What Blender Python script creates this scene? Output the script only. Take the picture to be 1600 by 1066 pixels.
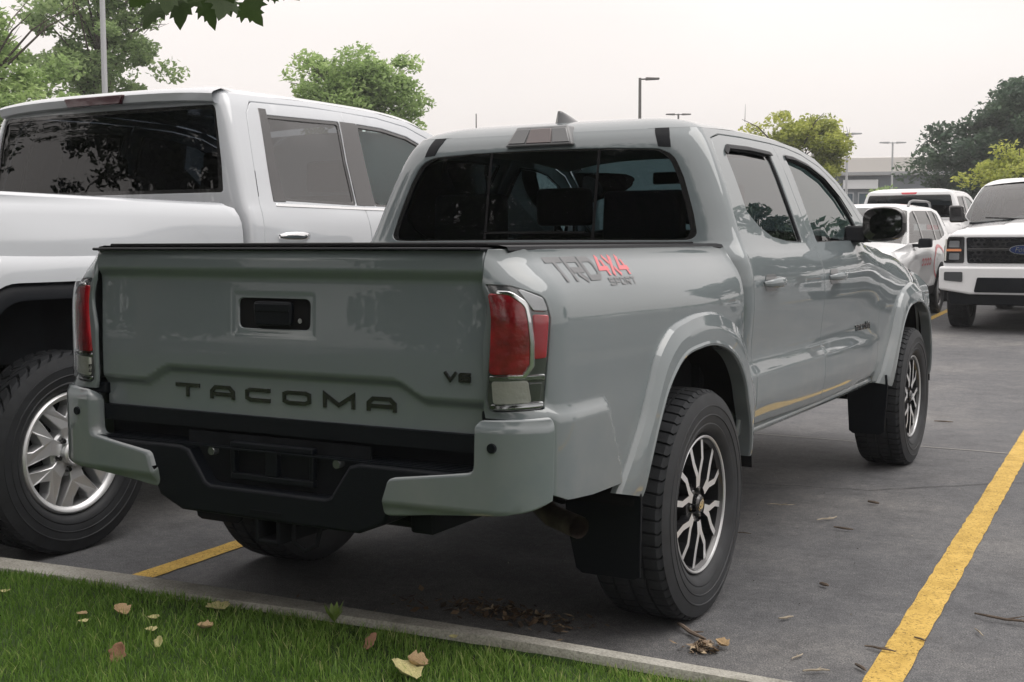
import bpy, bmesh, math, random
import numpy as np
from mathutils import Vector, Matrix
from mathutils.geometry import delaunay_2d_cdt
random.seed(7)
SC = bpy.context.scene
for o in list(bpy.data.objects): bpy.data.objects.remove(o)
COL = SC.collection
R = math.radians

# ---------------------------------------------------------------- camera
CAM_P = (2.3813, -3.9513, 1.2638)
CAM_YAW, CAM_PITCH, CAM_ROLL, CAM_F = -29.461, -4.6025, -0.167, 1948.43     # degrees, focal length in px of a 1600 px wide picture
cd = bpy.data.cameras.new('camera'); cam = bpy.data.objects.new('camera', cd); COL.objects.link(cam)
cd.sensor_fit = 'HORIZONTAL'; cd.sensor_width = 36; cd.lens = CAM_F / 1600 * 36
cd.clip_start = .05; cd.clip_end = 3000
_y, _p, _r = R(CAM_YAW), R(CAM_PITCH), R(CAM_ROLL)
_F = Vector((math.sin(_y)*math.cos(_p), math.cos(_y)*math.cos(_p), math.sin(_p)))
_R = Vector((math.cos(_y), -math.sin(_y), 0)); _U = _R.cross(_F)
_R2 = _R*math.cos(_r) + _U*math.sin(_r); _U2 = -_R*math.sin(_r) + _U*math.cos(_r)
M = Matrix((_R2, _U2, -_F)).transposed().to_4x4(); M.translation = Vector(CAM_P)
cam.matrix_world = M
SC.camera = cam

# ---------------------------------------------------------------- overcast sky and soft sun
SUN_EL, SUN_AZ = 62.0, 70.0          # degrees; azimuth measured from +Y towards +X
w = bpy.data.worlds.new('World'); SC.world = w; w.use_nodes = True
nt = w.node_tree; nt.nodes.clear()
out = nt.nodes.new('ShaderNodeOutputWorld'); bg = nt.nodes.new('ShaderNodeBackground')
sky = nt.nodes.new('ShaderNodeTexSky'); sky.sky_type = 'NISHITA'; sky.sun_disc = False
sky.sun_elevation = R(SUN_EL); sky.sun_rotation = R(SUN_AZ); sky.air_density = 1.5; sky.dust_density = 6.0; sky.ozone_density = 1.0
mix = nt.nodes.new('ShaderNodeMix'); mix.data_type = 'RGBA'; mix.inputs[0].default_value = .93
tc = nt.nodes.new('ShaderNodeTexCoord'); mp = nt.nodes.new('ShaderNodeMapping'); mp.inputs['Scale'].default_value = (1.2, 1.2, 3.2)
noi = nt.nodes.new('ShaderNodeTexNoise'); noi.inputs['Scale'].default_value = 1.6; noi.inputs['Detail'].default_value = 4; noi.inputs['Roughness'].default_value = .45
rmp = nt.nodes.new('ShaderNodeValToRGB')
rmp.color_ramp.elements[0].position = .32; rmp.color_ramp.elements[0].color = (9.0, 8.45, 8.15, 1)
rmp.color_ramp.elements[1].position = .70; rmp.color_ramp.elements[1].color = (10.1, 9.5, 9.2, 1)
nt.links.new(tc.outputs['Generated'], mp.inputs['Vector']); nt.links.new(mp.outputs['Vector'], noi.inputs['Vector'])
nt.links.new(noi.outputs['Fac'], rmp.inputs['Fac'])
nt.links.new(sky.outputs['Color'], mix.inputs[6]); nt.links.new(rmp.outputs['Color'], mix.inputs[7])
# an overcast sky is brighter overhead than at the horizon
sxyz = nt.nodes.new('ShaderNodeSeparateXYZ'); nt.links.new(tc.outputs['Generated'], sxyz.inputs[0])
mrz = nt.nodes.new('ShaderNodeMapRange'); mrz.inputs['From Min'].default_value = 0.; mrz.inputs['From Max'].default_value = 1.; mrz.inputs['To Min'].default_value = .97; mrz.inputs['To Max'].default_value = 2.0
nt.links.new(sxyz.outputs['Z'], mrz.inputs['Value'])
vm = nt.nodes.new('ShaderNodeVectorMath'); vm.operation = 'SCALE'; nt.links.new(mix.outputs[2], vm.inputs[0]); nt.links.new(mrz.outputs[0], vm.inputs['Scale'])
nt.links.new(vm.outputs[0], bg.inputs['Color']); bg.inputs['Strength'].default_value = .1
nt.links.new(bg.outputs['Background'], out.inputs['Surface'])
sd = bpy.data.lights.new('sun', 'SUN'); sd.energy = 1.5; sd.angle = R(50); sd.color = (1, .975, .95)
sun = bpy.data.objects.new('sun', sd); COL.objects.link(sun)
_sd = Vector((math.sin(R(SUN_AZ))*math.cos(R(SUN_EL)), math.cos(R(SUN_AZ))*math.cos(R(SUN_EL)), math.sin(R(SUN_EL))))
sun.rotation_euler = _sd.to_track_quat('Z', 'Y').to_euler(); sun.location = _sd*60
vs = SC.view_settings; vs.view_transform = 'Standard'; vs.look = 'None'; vs.exposure = 0.0; vs.gamma = 1; vs.use_curve_mapping = False
SC.render.engine = 'CYCLES'
SC.cycles.transparent_max_bounces = 16
# ---------------------------------------------------------------- splines and tables
def pch(xs, ys):
    xs = np.asarray(xs, float); ys = np.asarray(ys, float)
    h = np.diff(xs); d = np.diff(ys) / h
    m = np.zeros_like(ys)
    for i in range(1, len(xs) - 1):
        if d[i-1] * d[i] > 0:
            w1 = 2*h[i] + h[i-1]; w2 = h[i] + 2*h[i-1]
            m[i] = (w1 + w2) / (w1/d[i-1] + w2/d[i])
    m[0] = d[0]; m[-1] = d[-1]
    def f(q):
        q = np.asarray(q, float)
        i = np.clip(np.searchsorted(xs, q) - 1, 0, len(xs) - 2)
        t = (np.clip(q, xs[0], xs[-1]) - xs[i]) / h[i]
        t2 = t*t; t3 = t2*t
        v = (2*t3-3*t2+1)*ys[i] + (t3-2*t2+t)*h[i]*m[i] + (-2*t3+3*t2)*ys[i+1] + (t3-t2)*h[i]*m[i+1]
        return v + np.where(q < xs[0], (q-xs[0])*m[0], 0) + np.where(q > xs[-1], (q-xs[-1])*m[-1], 0)
    return f

def table(rows):
    """rows: [(y, [(z, x), ...]), ...] -> smooth function x(y, z)"""
    ysx = np.array([r[0] for r in rows], float)
    fs = [pch([p[0] for p in r[1]], [p[1] for p in r[1]]) for r in rows]
    def f(y, z):
        y = np.asarray(y, float); z = np.asarray(z, float)
        V = np.stack([g(z) for g in fs])
        n = len(ysx)
        M = np.zeros_like(V)
        for i in range(n):
            a = max(i-1, 0); b = min(i+1, n-1)
            M[i] = (V[b] - V[a]) / (ysx[b] - ysx[a])
        i = np.clip(np.searchsorted(ysx, y) - 1, 0, n - 2)
        hh = (ysx[1:] - ysx[:-1])[i]
        t = (np.clip(y, ysx[0], ysx[-1]) - ysx[i]) / hh
        k = np.arange(y.size).reshape(y.shape) if y.ndim else None
        take = (lambda A, j: np.take_along_axis(A, j[None], 0)[0]) if y.ndim else (lambda A, j: A[j])
        v0 = take(V, i); v1 = take(V, i+1); m0 = take(M, i)*hh; m1 = take(M, i+1)*hh
        t2 = t*t; t3 = t2*t
        return (2*t3-3*t2+1)*v0 + (t3-2*t2+t)*m0 + (-2*t3+3*t2)*v1 + (t3-t2)*m1
    return f

def sstep(a, b, x):
    t = np.clip((np.asarray(x, float) - a) / (b - a), 0, 1)
    return t*t*(3-2*t)

def bump(x, c, w):
    return np.exp(-((np.asarray(x, float) - c) / w)**2)
# ---------------------------------------------------------------- mesh helpers
def link(o, parent=None):
    COL.objects.link(o)
    if parent is not None: o.parent = parent
    return o

def tag(o, label=None, cat=None, group=None, kind=None):
    if label: o['label'] = label
    if cat: o['category'] = cat
    if group: o['group'] = group
    if kind: o['kind'] = kind
    return o

def thing(name, label, cat, loc=(0, 0, 0), rotz=0., group=None):
    o = bpy.data.objects.new(name, None); o.empty_display_size = .2; link(o)
    o.location = loc; o.rotation_euler = (0, 0, rotz)
    return tag(o, label, cat, group)

def copy_tree(o, parent=None):
    c = o.copy(); link(c, parent)
    if parent is not None: c.matrix_parent_inverse = o.matrix_parent_inverse
    for ch in list(o.children): copy_tree(ch, c)
    return c

def mobj(name, verts, faces, mat, parent=None, smooth=True, angle=35, normals=None, loc=None, mats=None, fmat=None):
    me = bpy.data.meshes.new(name)
    me.from_pydata([tuple(map(float, v)) for v in verts], [], [tuple(map(int, f)) for f in faces])
    if mats:
        for m in mats: me.materials.append(m)
        me.polygons.foreach_set('material_index', np.asarray(fmat, dtype=np.int32))
    elif mat: me.materials.append(mat)
    me.update()
    if smooth:
        me.polygons.foreach_set('use_smooth', np.ones(len(me.polygons), dtype=bool))
        if normals is not None:
            me.normals_split_custom_set_from_vertices([tuple(map(float, n)) for n in normals])
        elif angle: me.set_sharp_from_angle(angle=R(angle))
    o = bpy.data.objects.new(name, me); link(o, parent)
    if loc is not None: o.location = loc
    return o

class MB:
    """collects pieces of ONE part"""
    def __init__(s): s.v = []; s.f = []
    def add(s, v, f):
        n = len(s.v); s.v += [tuple(p) for p in v]; s.f += [tuple(i+n for i in q) for q in f]; return s
    def box(s, x0, x1, y0, y1, z0, z1):
        return s.add([(x0,y0,z0),(x1,y0,z0),(x1,y1,z0),(x0,y1,z0),(x0,y0,z1),(x1,y0,z1),(x1,y1,z1),(x0,y1,z1)],
                     [(0,3,2,1),(4,5,6,7),(0,1,5,4),(1,2,6,5),(2,3,7,6),(3,0,4,7)])
    def tube(s, pts, r, n=8, cap=True):
        pts = [Vector(p) for p in pts]
        rs = r if isinstance(r, (list, tuple)) else [r]*len(pts)
        v = []; prev = None
        for i, p in enumerate(pts):
            d = (pts[min(i+1, len(pts)-1)] - pts[max(i-1, 0)]).normalized()
            if prev is None: a = d.orthogonal().normalized()
            else:
                a = prev - d*prev.dot(d)
                a = a.normalized() if a.length > 1e-6 else d.orthogonal().normalized()
            prev = a; b = d.cross(a)
            for k in range(n):
                t = 2*math.pi*k/n; v.append(p + (a*math.cos(t) + b*math.sin(t))*rs[i])
        f = []
        for i in range(len(pts)-1):
            for k in range(n):
                k2 = (k+1) % n; f.append((i*n+k, i*n+k2, (i+1)*n+k2, (i+1)*n+k))
        if cap: f.append(tuple(range(n))[::-1]); f.append(tuple((len(pts)-1)*n+k for k in range(n)))
        return s.add(v, f)
    def prism(s, poly, axis, a, b):
        """extrude a 2D polygon along an axis (0 x, 1 y, 2 z) from a to b"""
        n = len(poly)
        def P(q, h): return (h, q[0], q[1]) if axis == 0 else ((q[0], h, q[1]) if axis == 1 else (q[0], q[1], h))
        v = [P(q, a) for q in poly] + [P(q, b) for q in poly]
        f = [tuple(range(n))[::-1], tuple(range(n, 2*n))] + [(i, (i+1) % n, n+(i+1) % n, n+i) for i in range(n)]
        return s.add(v, f)
    def lathe(s, prof, n=48, axis=0, closed=False):
        """prof: [(along axis, radius), ...]"""
        v = []
        for a, r in prof:
            for k in range(n):
                t = 2*math.pi*k/n; c, q = r*math.cos(t), r*math.sin(t)
                v.append((a, c, q) if axis == 0 else ((c, a, q) if axis == 1 else (c, q, a)))
        f = []; m = len(prof)
        for i in range(m if closed else m-1):
            j = (i+1) % m
            for k in range(n):
                k2 = (k+1) % n; f.append((i*n+k, j*n+k, j*n+k2, i*n+k2))
        return s.add(v, f)
    def xf(s, fn): s.v = [tuple(fn(p)) for p in s.v]; return s
    def build(s, name, mat, parent=None, smooth=True, angle=35, bevel=0., seg=2, recalc=True):
        me = bpy.data.meshes.new(name); me.from_pydata(s.v, [], s.f)
        if recalc:
            bm = bmesh.new(); bm.from_mesh(me); bmesh.ops.recalc_face_normals(bm, faces=bm.faces); bm.to_mesh(me); bm.free()
        me.materials.append(mat)
        if smooth:
            me.polygons.foreach_set('use_smooth', np.ones(len(me.polygons), dtype=bool)); me.set_sharp_from_angle(angle=R(angle))
        o = bpy.data.objects.new(name, me); link(o, parent)
        if bevel:
            b = o.modifiers.new('bevel', 'BEVEL'); b.width = bevel; b.segments = seg; b.limit_method = 'ANGLE'; b.angle_limit = R(40)
            b.harden_normals = False
        return o

def rpoly(pts, r=0., n=5):
    """polygon with rounded corners; pts may carry their own radius as a third number"""
    o = []; N = len(pts)
    for i in range(N):
        p = Vector(pts[i][:2]); a = Vector(pts[i-1][:2]); b = Vector(pts[(i+1) % N][:2])
        rr = pts[i][2] if len(pts[i]) > 2 else r
        if rr <= 0: o.append((p.x, p.y)); continue
        u = (a-p); v = (b-p); lu, lv = u.length, v.length; u.normalize(); v.normalize()
        ang = math.acos(max(-1, min(1, u.dot(v))))
        if ang > math.pi - .05: o.append((p.x, p.y)); continue
        d = min(rr/math.tan(ang/2), lu*.48, lv*.48)
        A = p+u*d; B = p+v*d
        for k in range(n+1):
            t = k/n; q = A*(1-t)**2 + p*2*t*(1-t) + B*t*t; o.append((q.x, q.y))
    return o

def resamp(poly, step):
    o = []; N = len(poly)
    for i in range(N):
        a = np.array(poly[i]); b = np.array(poly[(i+1) % N]); L = np.linalg.norm(b-a)
        k = max(1, int(math.ceil(L/step)))
        for j in range(k): o.append(tuple(a + (b-a)*j/k))
    # drop repeated points
    q = [o[0]]
    for p in o[1:]:
        if abs(p[0]-q[-1][0]) + abs(p[1]-q[-1][1]) > 2e-4: q.append(p)
    if abs(q[0][0]-q[-1][0]) + abs(q[0][1]-q[-1][1]) < 2e-4: q.pop()
    return q

def inpoly(P, poly):
    P = np.asarray(P); x, y = P[:, 0], P[:, 1]; ins = np.zeros(len(P), bool)
    pl = np.asarray(poly); j = len(pl)-1
    for i in range(len(pl)):
        xi, yi = pl[i]; xj, yj = pl[j]
        if yi != yj:
            c = ((yi > y) != (yj > y)) & (x < (xj-xi)*(y-yi)/(yj-yi) + xi); ins ^= c
        j = i
    return ins

def bdist(P, poly):
    P = np.asarray(P); pl = np.asarray(poly); d = np.full(len(P), 1e9)
    for i in range(len(pl)):
        a = pl[i]; b = pl[(i+1) % len(pl)]; ab = b-a; L = max(ab@ab, 1e-12)
        t = np.clip(((P-a)@ab)/L, 0, 1); q = a + t[:, None]*ab
        d = np.minimum(d, np.hypot(*(P-q).T))
    return d

def panel(name, F, outline, mat, parent=None, holes=(), step=.03, hint=(1, 0, 0), rim=.014, mirror=False, off=0., e=1e-3, lip=.0015, both=False):
    """a sheet cut to an outline in (u, v), laid on the surface F(u, v), with turned-in edges"""
    loops = [resamp(outline, step)] + [resamp(h, step) for h in holes]
    pts = []; edges = []
    for L in loops:
        n0 = len(pts); pts += L; edges += [(n0+i, n0+(i+1) % len(L)) for i in range(len(L))]
    A = np.array(loops[0]); lo = A.min(0); hi = A.max(0)
    gx = np.arange(lo[0]+step*.5, hi[0], step); gy = np.arange(lo[1]+step*.5, hi[1], step)
    G = np.array([(a, b) for a in gx for b in gy]) if len(gx) and len(gy) else np.zeros((0, 2))
    if len(G):
        k = inpoly(G, loops[0])
        for h in loops[1:]: k &= ~inpoly(G, h)
        G = G[k]
        if len(G):
            d = np.full(len(G), 1e9)
            for L in loops: d = np.minimum(d, bdist(G, L))
            G = G[d > step*.45]
    allp = [Vector(p) for p in pts] + [Vector(p) for p in G]
    V, E_, Fc, *_ = delaunay_2d_cdt(allp, edges, [], 0, 1e-6)
    V = np.array([(p.x, p.y) for p in V]); Fc = np.array([f for f in Fc if len(f) == 3])
    C = V[Fc].mean(1); k = inpoly(C, loops[0])
    for h in loops[1:]: k &= ~inpoly(C, h)
    Fc = Fc[k]
    def ev(q):
        P = np.asarray(F(q[:, 0], q[:, 1]), float)
        if P.shape[0] == 3 and P.ndim == 2 and P.shape[1] == len(q): P = P.T
        if mirror: P = P*np.array((-1, 1, 1))
        return P
    P = ev(V)
    du = ev(V+np.array((e, 0))) - ev(V-np.array((e, 0))); dv = ev(V+np.array((0, e))) - ev(V-np.array((0, e)))
    N = np.cross(du, dv); N /= np.maximum(np.linalg.norm(N, axis=1), 1e-12)[:, None]
    hh = np.array(hint, float)
    if mirror: hh = hh*np.array((-1, 1, 1))
    sgn = 1 if (N@hh).mean() > 0 else -1
    N *= sgn; P = P + N*off
    # face winding
    fn = np.cross(P[Fc[:, 1]]-P[Fc[:, 0]], P[Fc[:, 2]]-P[Fc[:, 0]])
    flip = (fn*N[Fc[:, 0]]).sum(1) < 0
    Fc[flip] = Fc[flip][:, ::-1]
    verts = [tuple(p) for p in P]; norms = [tuple(n) for n in N]; faces = [tuple(f) for f in Fc]
    if rim:
        ec = {}
        for f in Fc:
            for a, b in ((f[0], f[1]), (f[1], f[2]), (f[2], f[0])): ec[(a, b)] = 1
        bd = [(a, b) for (a, b) in ec if (b, a) not in ec]
        acc = {}
        for a, b in bd:
            t = P[b]-P[a]; t /= max(np.linalg.norm(t), 1e-12)
            o = np.cross(t, N[a]); acc.setdefault(a, []).append(o); acc.setdefault(b, []).append(np.cross(t, N[b]))
        idx = {}
        for v, os in acc.items():
            o = np.sum(os, 0); o /= max(np.linalg.norm(o), 1e-12)
            i0 = len(verts)
            q1 = P[v]; q2 = P[v] + o*lip - N[v]*lip*1.4; q3 = P[v] + o*lip - N[v]*rim
            nn = N[v] + o; nn /= np.linalg.norm(nn)
            verts += [tuple(q1), tuple(q2), tuple(q3)]; norms += [tuple(N[v]*.8+o*.2), tuple(nn), tuple(o)]
            idx[v] = i0
        for a, b in bd:
            i, j = idx[a], idx[b]
            faces += [(i, i+1, j+1, j), (i+1, i+2, j+2, j+1)]
    return mobj(name, verts, faces, mat, parent, normals=norms)

def grid(name, P, mat, parent=None, angle=40, close_u=False, hint=None):
    """P: array (nu, nv, 3)"""
    nu, nv = P.shape[:2]; f = []
    for i in range(nu if close_u else nu-1):
        j = (i+1) % nu
        for k in range(nv-1): f.append((i*nv+k, j*nv+k, j*nv+k+1, i*nv+k+1))
    if hint is not None:
        q = P.reshape(-1, 3); s = 0
        for a in f[::max(1, len(f)//60)]:
            s += float(np.dot(np.cross(q[a[1]]-q[a[0]], q[a[2]]-q[a[0]]), hint))
        if s < 0: f = [t[::-1] for t in f]
    return mobj(name, P.reshape(-1, 3), f, mat, parent, angle=angle)

def strip2d(pl, t, closed=False):
    """mitred stroke along a polyline: returns quads in 2D"""
    pl = [Vector(p) for p in pl]; n = len(pl); Ls = []; Rs = []
    for i in range(n):
        if closed: a, b = pl[i-1], pl[(i+1) % n]
        else: a, b = pl[max(i-1, 0)], pl[min(i+1, n-1)]
        p = pl[i]
        d1 = (p-a).normalized() if (p-a).length > 1e-9 else (b-p).normalized()
        d2 = (b-p).normalized() if (b-p).length > 1e-9 else d1
        n1 = Vector((-d1.y, d1.x)); n2 = Vector((-d2.y, d2.x)); m = (n1+n2)
        m = m.normalized() if m.length > 1e-6 else n1
        k = (t/2)/max(.35, m.dot(n1)); Ls.append(p+m*k); Rs.append(p-m*k)
    q = []
    for i in range(n if closed else n-1):
        j = (i+1) % n; q.append([Ls[i], Rs[i], Rs[j], Ls[j]])
    return q

GLY = {  # strokes in a box one unit high, w wide; drawn for each letter with bar thickness t
 'T': lambda w, t: ([[(0, 1-t/2), (w, 1-t/2)], [(w/2, 1-t), (w/2, 0)]]),
 'A': lambda w, t: ([[(t/2, 0), (t/2, .55), (w*.22, 1-t/2), (w*.78, 1-t/2), (w-t/2, .55), (w-t/2, 0)], [(t, .36), (w-t, .36)]]),
 'C': lambda w, t: ([[(w, 1-t/2), (w*.2, 1-t/2), (t/2, .72), (t/2, .28), (w*.2, t/2), (w, t/2)]]),
 'O': lambda w, t: ([[(w*.2, 1-t/2), (w*.8, 1-t/2), (w-t/2, .74), (w-t/2, .26), (w*.8, t/2), (w*.2, t/2), (t/2, .26), (t/2, .74), 'c']]),
 'M': lambda w, t: ([[(t/2, 0), (t/2, 1-t*.3), (w/2, .22), (w-t/2, 1-t*.3), (w-t/2, 0)]]),
 'V': lambda w, t: ([[(t*.4, 1), (w/2, t*.5), (w-t*.4, 1)]]),
 '6': lambda w, t: ([[(w, 1-t/2), (w*.2, 1-t/2), (t/2, .75), (t/2, t/2), (w-t/2, t/2), (w-t/2, .5), (t, .5)]]),
 'R': lambda w, t: ([[(t/2, 0), (t/2, 1-t/2), (w-t/2, 1-t/2), (w-t/2, .45), (t, .45)], [(w*.45, .45-t/2), (w-t/2, 0)]]),
 'D': lambda w, t: ([[(t/2, t/2), (t/2, 1-t/2), (w*.75, 1-t/2), (w-t/2, .72), (w-t/2, .28), (w*.75, t/2), 'c']]),
 '4': lambda w, t: ([[(w*.55, 1), (t*.6, .36), (w, .36)], [(w*.74, .36-t/2), (w*.74, 0)], [(w*.74, .36+t/2), (w*.74, .8)]]),
 'X': lambda w, t: ([[(t/2, 0), (w-t/2, 1)], [(t/2, 1), (w*.5-t*.55, .5+t*.45)], [(w*.5+t*.55, .5-t*.45), (w-t/2, 0)]]),
 'S': lambda w, t: ([[(w, 1-t/2), (t/2, 1-t/2), (t/2, .52), (w-t/2, .52), (w-t/2, t/2), (0, t/2)]]),
 'P': lambda w, t: ([[(t/2, 0), (t/2, 1-t/2), (w-t/2, 1-t/2), (w-t/2, .42), (t, .42)]]),
 'Z': lambda w, t: ([[(0, 1-t/2), (w-t*.4, 1-t/2), (t*.4, t/2), (w, t/2)]]),
 'E': lambda w, t: ([[(w, 1-t/2), (t/2, 1-t/2), (t/2, t/2), (w, t/2)], [(t, .5), (w*.9, .5)]]),
}
def glyph(ch, w, t):
    q = []
    for st in GLY[ch](w, t):
        cl = st[-1] == 'c'; q += strip2d(st[:-1] if cl else st, t, cl)
    return q

def lettering(name, items, place, mat, parent, depth=0.):
    """items: [(char, u0, v0, width, height, slant)]; place(u, v, h) -> 3D point"""
    mb = MB()
    for ch, u0, v0, ww, hh, sl in items:
        for q in glyph(ch, ww/hh, .29 if depth else .23):
            # split long quads so that they follow a curved surface
            L = max((q[3]-q[0]).length, (q[2]-q[1]).length)*hh; k = max(1, int(L/.05))
            for i in range(k):
                a = q[0].lerp(q[3], i/k); b = q[1].lerp(q[2], i/k); c = q[1].lerp(q[2], (i+1)/k); d = q[0].lerp(q[3], (i+1)/k)
                pp = [(u0 + p.x*hh + sl*p.y*hh, v0 + p.y*hh) for p in (a, b, c, d)]
                if depth:
                    mb.add([place(u, v, depth) for u, v in pp] + [place(u, v, -.002) for u, v in pp],
                           [(0,1,2,3), (0,4,5,1), (1,5,6,2), (2,6,7,3), (3,7,4,0)])
                else: mb.add([place(u, v, .0015) for u, v in pp], [(0,1,2,3)])
    return mb.build(name, mat, parent, smooth=False, recalc=bool(depth))
# ---------------------------------------------------------------- materials
def mat(name, col, rough=.5, metal=0., coat=0., spec=.5, noise=None, bumpv=None, coat_rough=.03, var=.0, vscale=5., em=None):
    m = bpy.data.materials.new(name); m.use_nodes = True; n = m.node_tree; b = n.nodes['Principled BSDF']
    b.inputs['Base Color'].default_value = (*col, 1); b.inputs['Roughness'].default_value = rough; b.inputs['Metallic'].default_value = metal
    b.inputs['Coat Weight'].default_value = coat; b.inputs['Coat Roughness'].default_value = coat_rough; b.inputs['Specular IOR Level'].default_value = spec
    if var or bumpv:
        t = n.nodes.new('ShaderNodeTexCoord')
    if var:
        z = n.nodes.new('ShaderNodeTexNoise'); z.inputs['Scale'].default_value = vscale; z.inputs['Detail'].default_value = 6
        n.links.new(t.outputs['Object'], z.inputs['Vector'])
        r = n.nodes.new('ShaderNodeValToRGB'); r.color_ramp.elements[0].position = .3; r.color_ramp.elements[1].position = .7
        r.color_ramp.elements[0].color = (*[c*(1-var) for c in col], 1); r.color_ramp.elements[1].color = (*[min(1, c*(1+var)) for c in col], 1)
        n.links.new(z.outputs['Fac'], r.inputs['Fac']); n.links.new(r.outputs['Color'], b.inputs['Base Color'])
    if bumpv:
        sc, st = bumpv
        z2 = n.nodes.new('ShaderNodeTexNoise'); z2.inputs['Scale'].default_value = sc; z2.inputs['Detail'].default_value = 3
        n.links.new(t.outputs['Object'], z2.inputs['Vector'])
        bp = n.nodes.new('ShaderNodeBump'); bp.inputs['Strength'].default_value = st; bp.inputs['Distance'].default_value = .01
        n.links.new(z2.outputs['Fac'], bp.inputs['Height']); n.links.new(bp.outputs['Normal'], b.inputs['Normal'])
    return m

def glass(name, tint, ior=1.6, rough=0.):
    m = bpy.data.materials.new(name); m.use_nodes = True; n = m.node_tree; n.nodes.clear()
    o = n.nodes.new('ShaderNodeOutputMaterial'); t = n.nodes.new('ShaderNodeBsdfTransparent'); g = n.nodes.new('ShaderNodeBsdfGlossy')
    fr = n.nodes.new('ShaderNodeFresnel'); mx = n.nodes.new('ShaderNodeMixShader')
    t.inputs['Color'].default_value = (*tint, 1); g.inputs['Roughness'].default_value = rough; fr.inputs['IOR'].default_value = ior
    n.links.new(fr.outputs[0], mx.inputs[0]); n.links.new(t.outputs[0], mx.inputs[1]); n.links.new(g.outputs[0], mx.inputs[2]); n.links.new(mx.outputs[0], o.inputs['Surface'])
    return m

def dusty_paint(name, col, dust=(.30, .29, .27), amount=.35):
    """car paint under clear coat, with road dust on the lower body"""
    m = mat(name, col, rough=.5, coat=1., spec=.08); m.node_tree.nodes['Principled BSDF'].inputs['Coat IOR'].default_value = 1.75; n = m.node_tree; b = n.nodes['Principled BSDF']
    t = n.nodes.new('ShaderNodeTexCoord')
    z = n.nodes.new('ShaderNodeTexNoise'); z.inputs['Scale'].default_value = 3.; z.inputs['Detail'].default_value = 8; z.inputs['Roughness'].default_value = .65
    n.links.new(t.outputs['Object'], z.inputs['Vector'])
    s = n.nodes.new('ShaderNodeSeparateXYZ'); n.links.new(t.outputs['Object'], s.inputs[0])
    mr = n.nodes.new('ShaderNodeMapRange'); mr.inputs['From Min'].default_value = .95; mr.inputs['From Max'].default_value = .45; mr.inputs['To Min'].default_value = .10
    n.links.new(s.outputs['Z'], mr.inputs['Value'])
    mu = n.nodes.new('ShaderNodeMath'); mu.operation = 'MULTIPLY'; n.links.new(mr.outputs[0], mu.inputs[0])
    rp = n.nodes.new('ShaderNodeMapRange'); rp.inputs['From Min'].default_value = .38; rp.inputs['From Max'].default_value = .68; rp.inputs['To Max'].default_value = amount
    n.links.new(z.outputs['Fac'], rp.inputs['Value']); n.links.new(rp.outputs[0], mu.inputs[1])
    mx = n.nodes.new('ShaderNodeMix'); mx.data_type = 'RGBA'; mx.inputs[6].default_value = (*col, 1); mx.inputs[7].default_value = (*dust, 1)
    n.links.new(mu.outputs[0], mx.inputs[0]); n.links.new(mx.outputs[2], b.inputs['Base Color'])
    ad = n.nodes.new('ShaderNodeMath'); ad.operation = 'MULTIPLY_ADD'; ad.inputs[1].default_value = .35; ad.inputs[2].default_value = .006
    n.links.new(mu.outputs[0], ad.inputs[0]); n.links.new(ad.outputs[0], b.inputs['Coat Roughness'])
    return m

PAINT = dusty_paint('cement_grey_paint', (.140, .166, .176))
WHITE = dusty_paint('white_pearl_paint', (.50, .525, .555))
WHITE2 = mat('white_paint_plain', (.72, .73, .74), rough=.5, coat=1., spec=.1)
BLACK = mat('black_plastic', (.0035, .005, .0075), rough=.5, spec=.18, bumpv=(260, .12))
GLOSSB = mat('gloss_black', (.008, .008, .009), rough=.25, coat=1.)
MATTEB = mat('matte_black', (.006, .006, .007), rough=.85, spec=.2)
UNDER = mat('underbody', (.006, .0072, .009), rough=.85, spec=.15, var=.5, vscale=9)
RUBBER = mat('tyre_rubber', (.019, .021, .024), rough=.78, spec=.3, var=.35, vscale=14, bumpv=(90, .12))
RUBBER2 = mat('tyre_sidewall', (.019, .021, .024), rough=.62, spec=.4, var=.25, vscale=18)
CHROME = mat('chrome', (.75, .76, .77), rough=.09, metal=1.)
MACH = mat('machined_aluminium', (.74, .75, .76), rough=.36, metal=.7)
SILVER = mat('silver_wheel', (.55, .56, .57), rough=.30, metal=.6, var=.08, vscale=12)
DARKMET = mat('dark_wheel_paint', (.012, .0125, .014), rough=.3, coat=.7)
STEEL = mat('dull_steel', (.16, .13, .11), rough=.6, metal=.9, var=.4, vscale=20)
RED = mat('red_lens', (.40, .008, .018), rough=.2, coat=1., spec=.5, var=.4, vscale=26, bumpv=(55, .25))
RED2 = mat('bright_red_lens', (.55, .03, .05), rough=.12, coat=1., spec=.6)
CLEARL = mat('clear_lens', (.62, .62, .58), rough=.1, coat=1., bumpv=(70, .35))
SMOKE = mat('smoked_lens', (.07, .075, .08), rough=.08, coat=1., spec=.7)
AMBER = mat('amber_lens', (.75, .28, .12), rough=.15, coat=1.)
SEAT = mat('black_seat_fabric', (.012, .012, .014), rough=.9)
GL_TINT = glass('privacy_glass', (.14, .17, .19), 2.5)
GL_DARK = glass('dark_privacy_glass', (.055, .066, .08), 1.52)
GL_LITE = glass('light_glass', (.62, .76, .73), 1.52)
GL_CLEAR = glass('clear_cover', (.93, .94, .94), 1.45)
DECAL_G = mat('decal_dark_grey', (.075, .08, .085), rough=.4, coat=.5)
DECAL_R = mat('decal_red', (.56, .085, .10), rough=.4, coat=.5)
DECAL_L = mat('decal_mid_grey', (.115, .12, .125), rough=.4, coat=.5)
MIRR = mat('mirror_glass', (.25, .27, .28), rough=.02, metal=1.)
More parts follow.
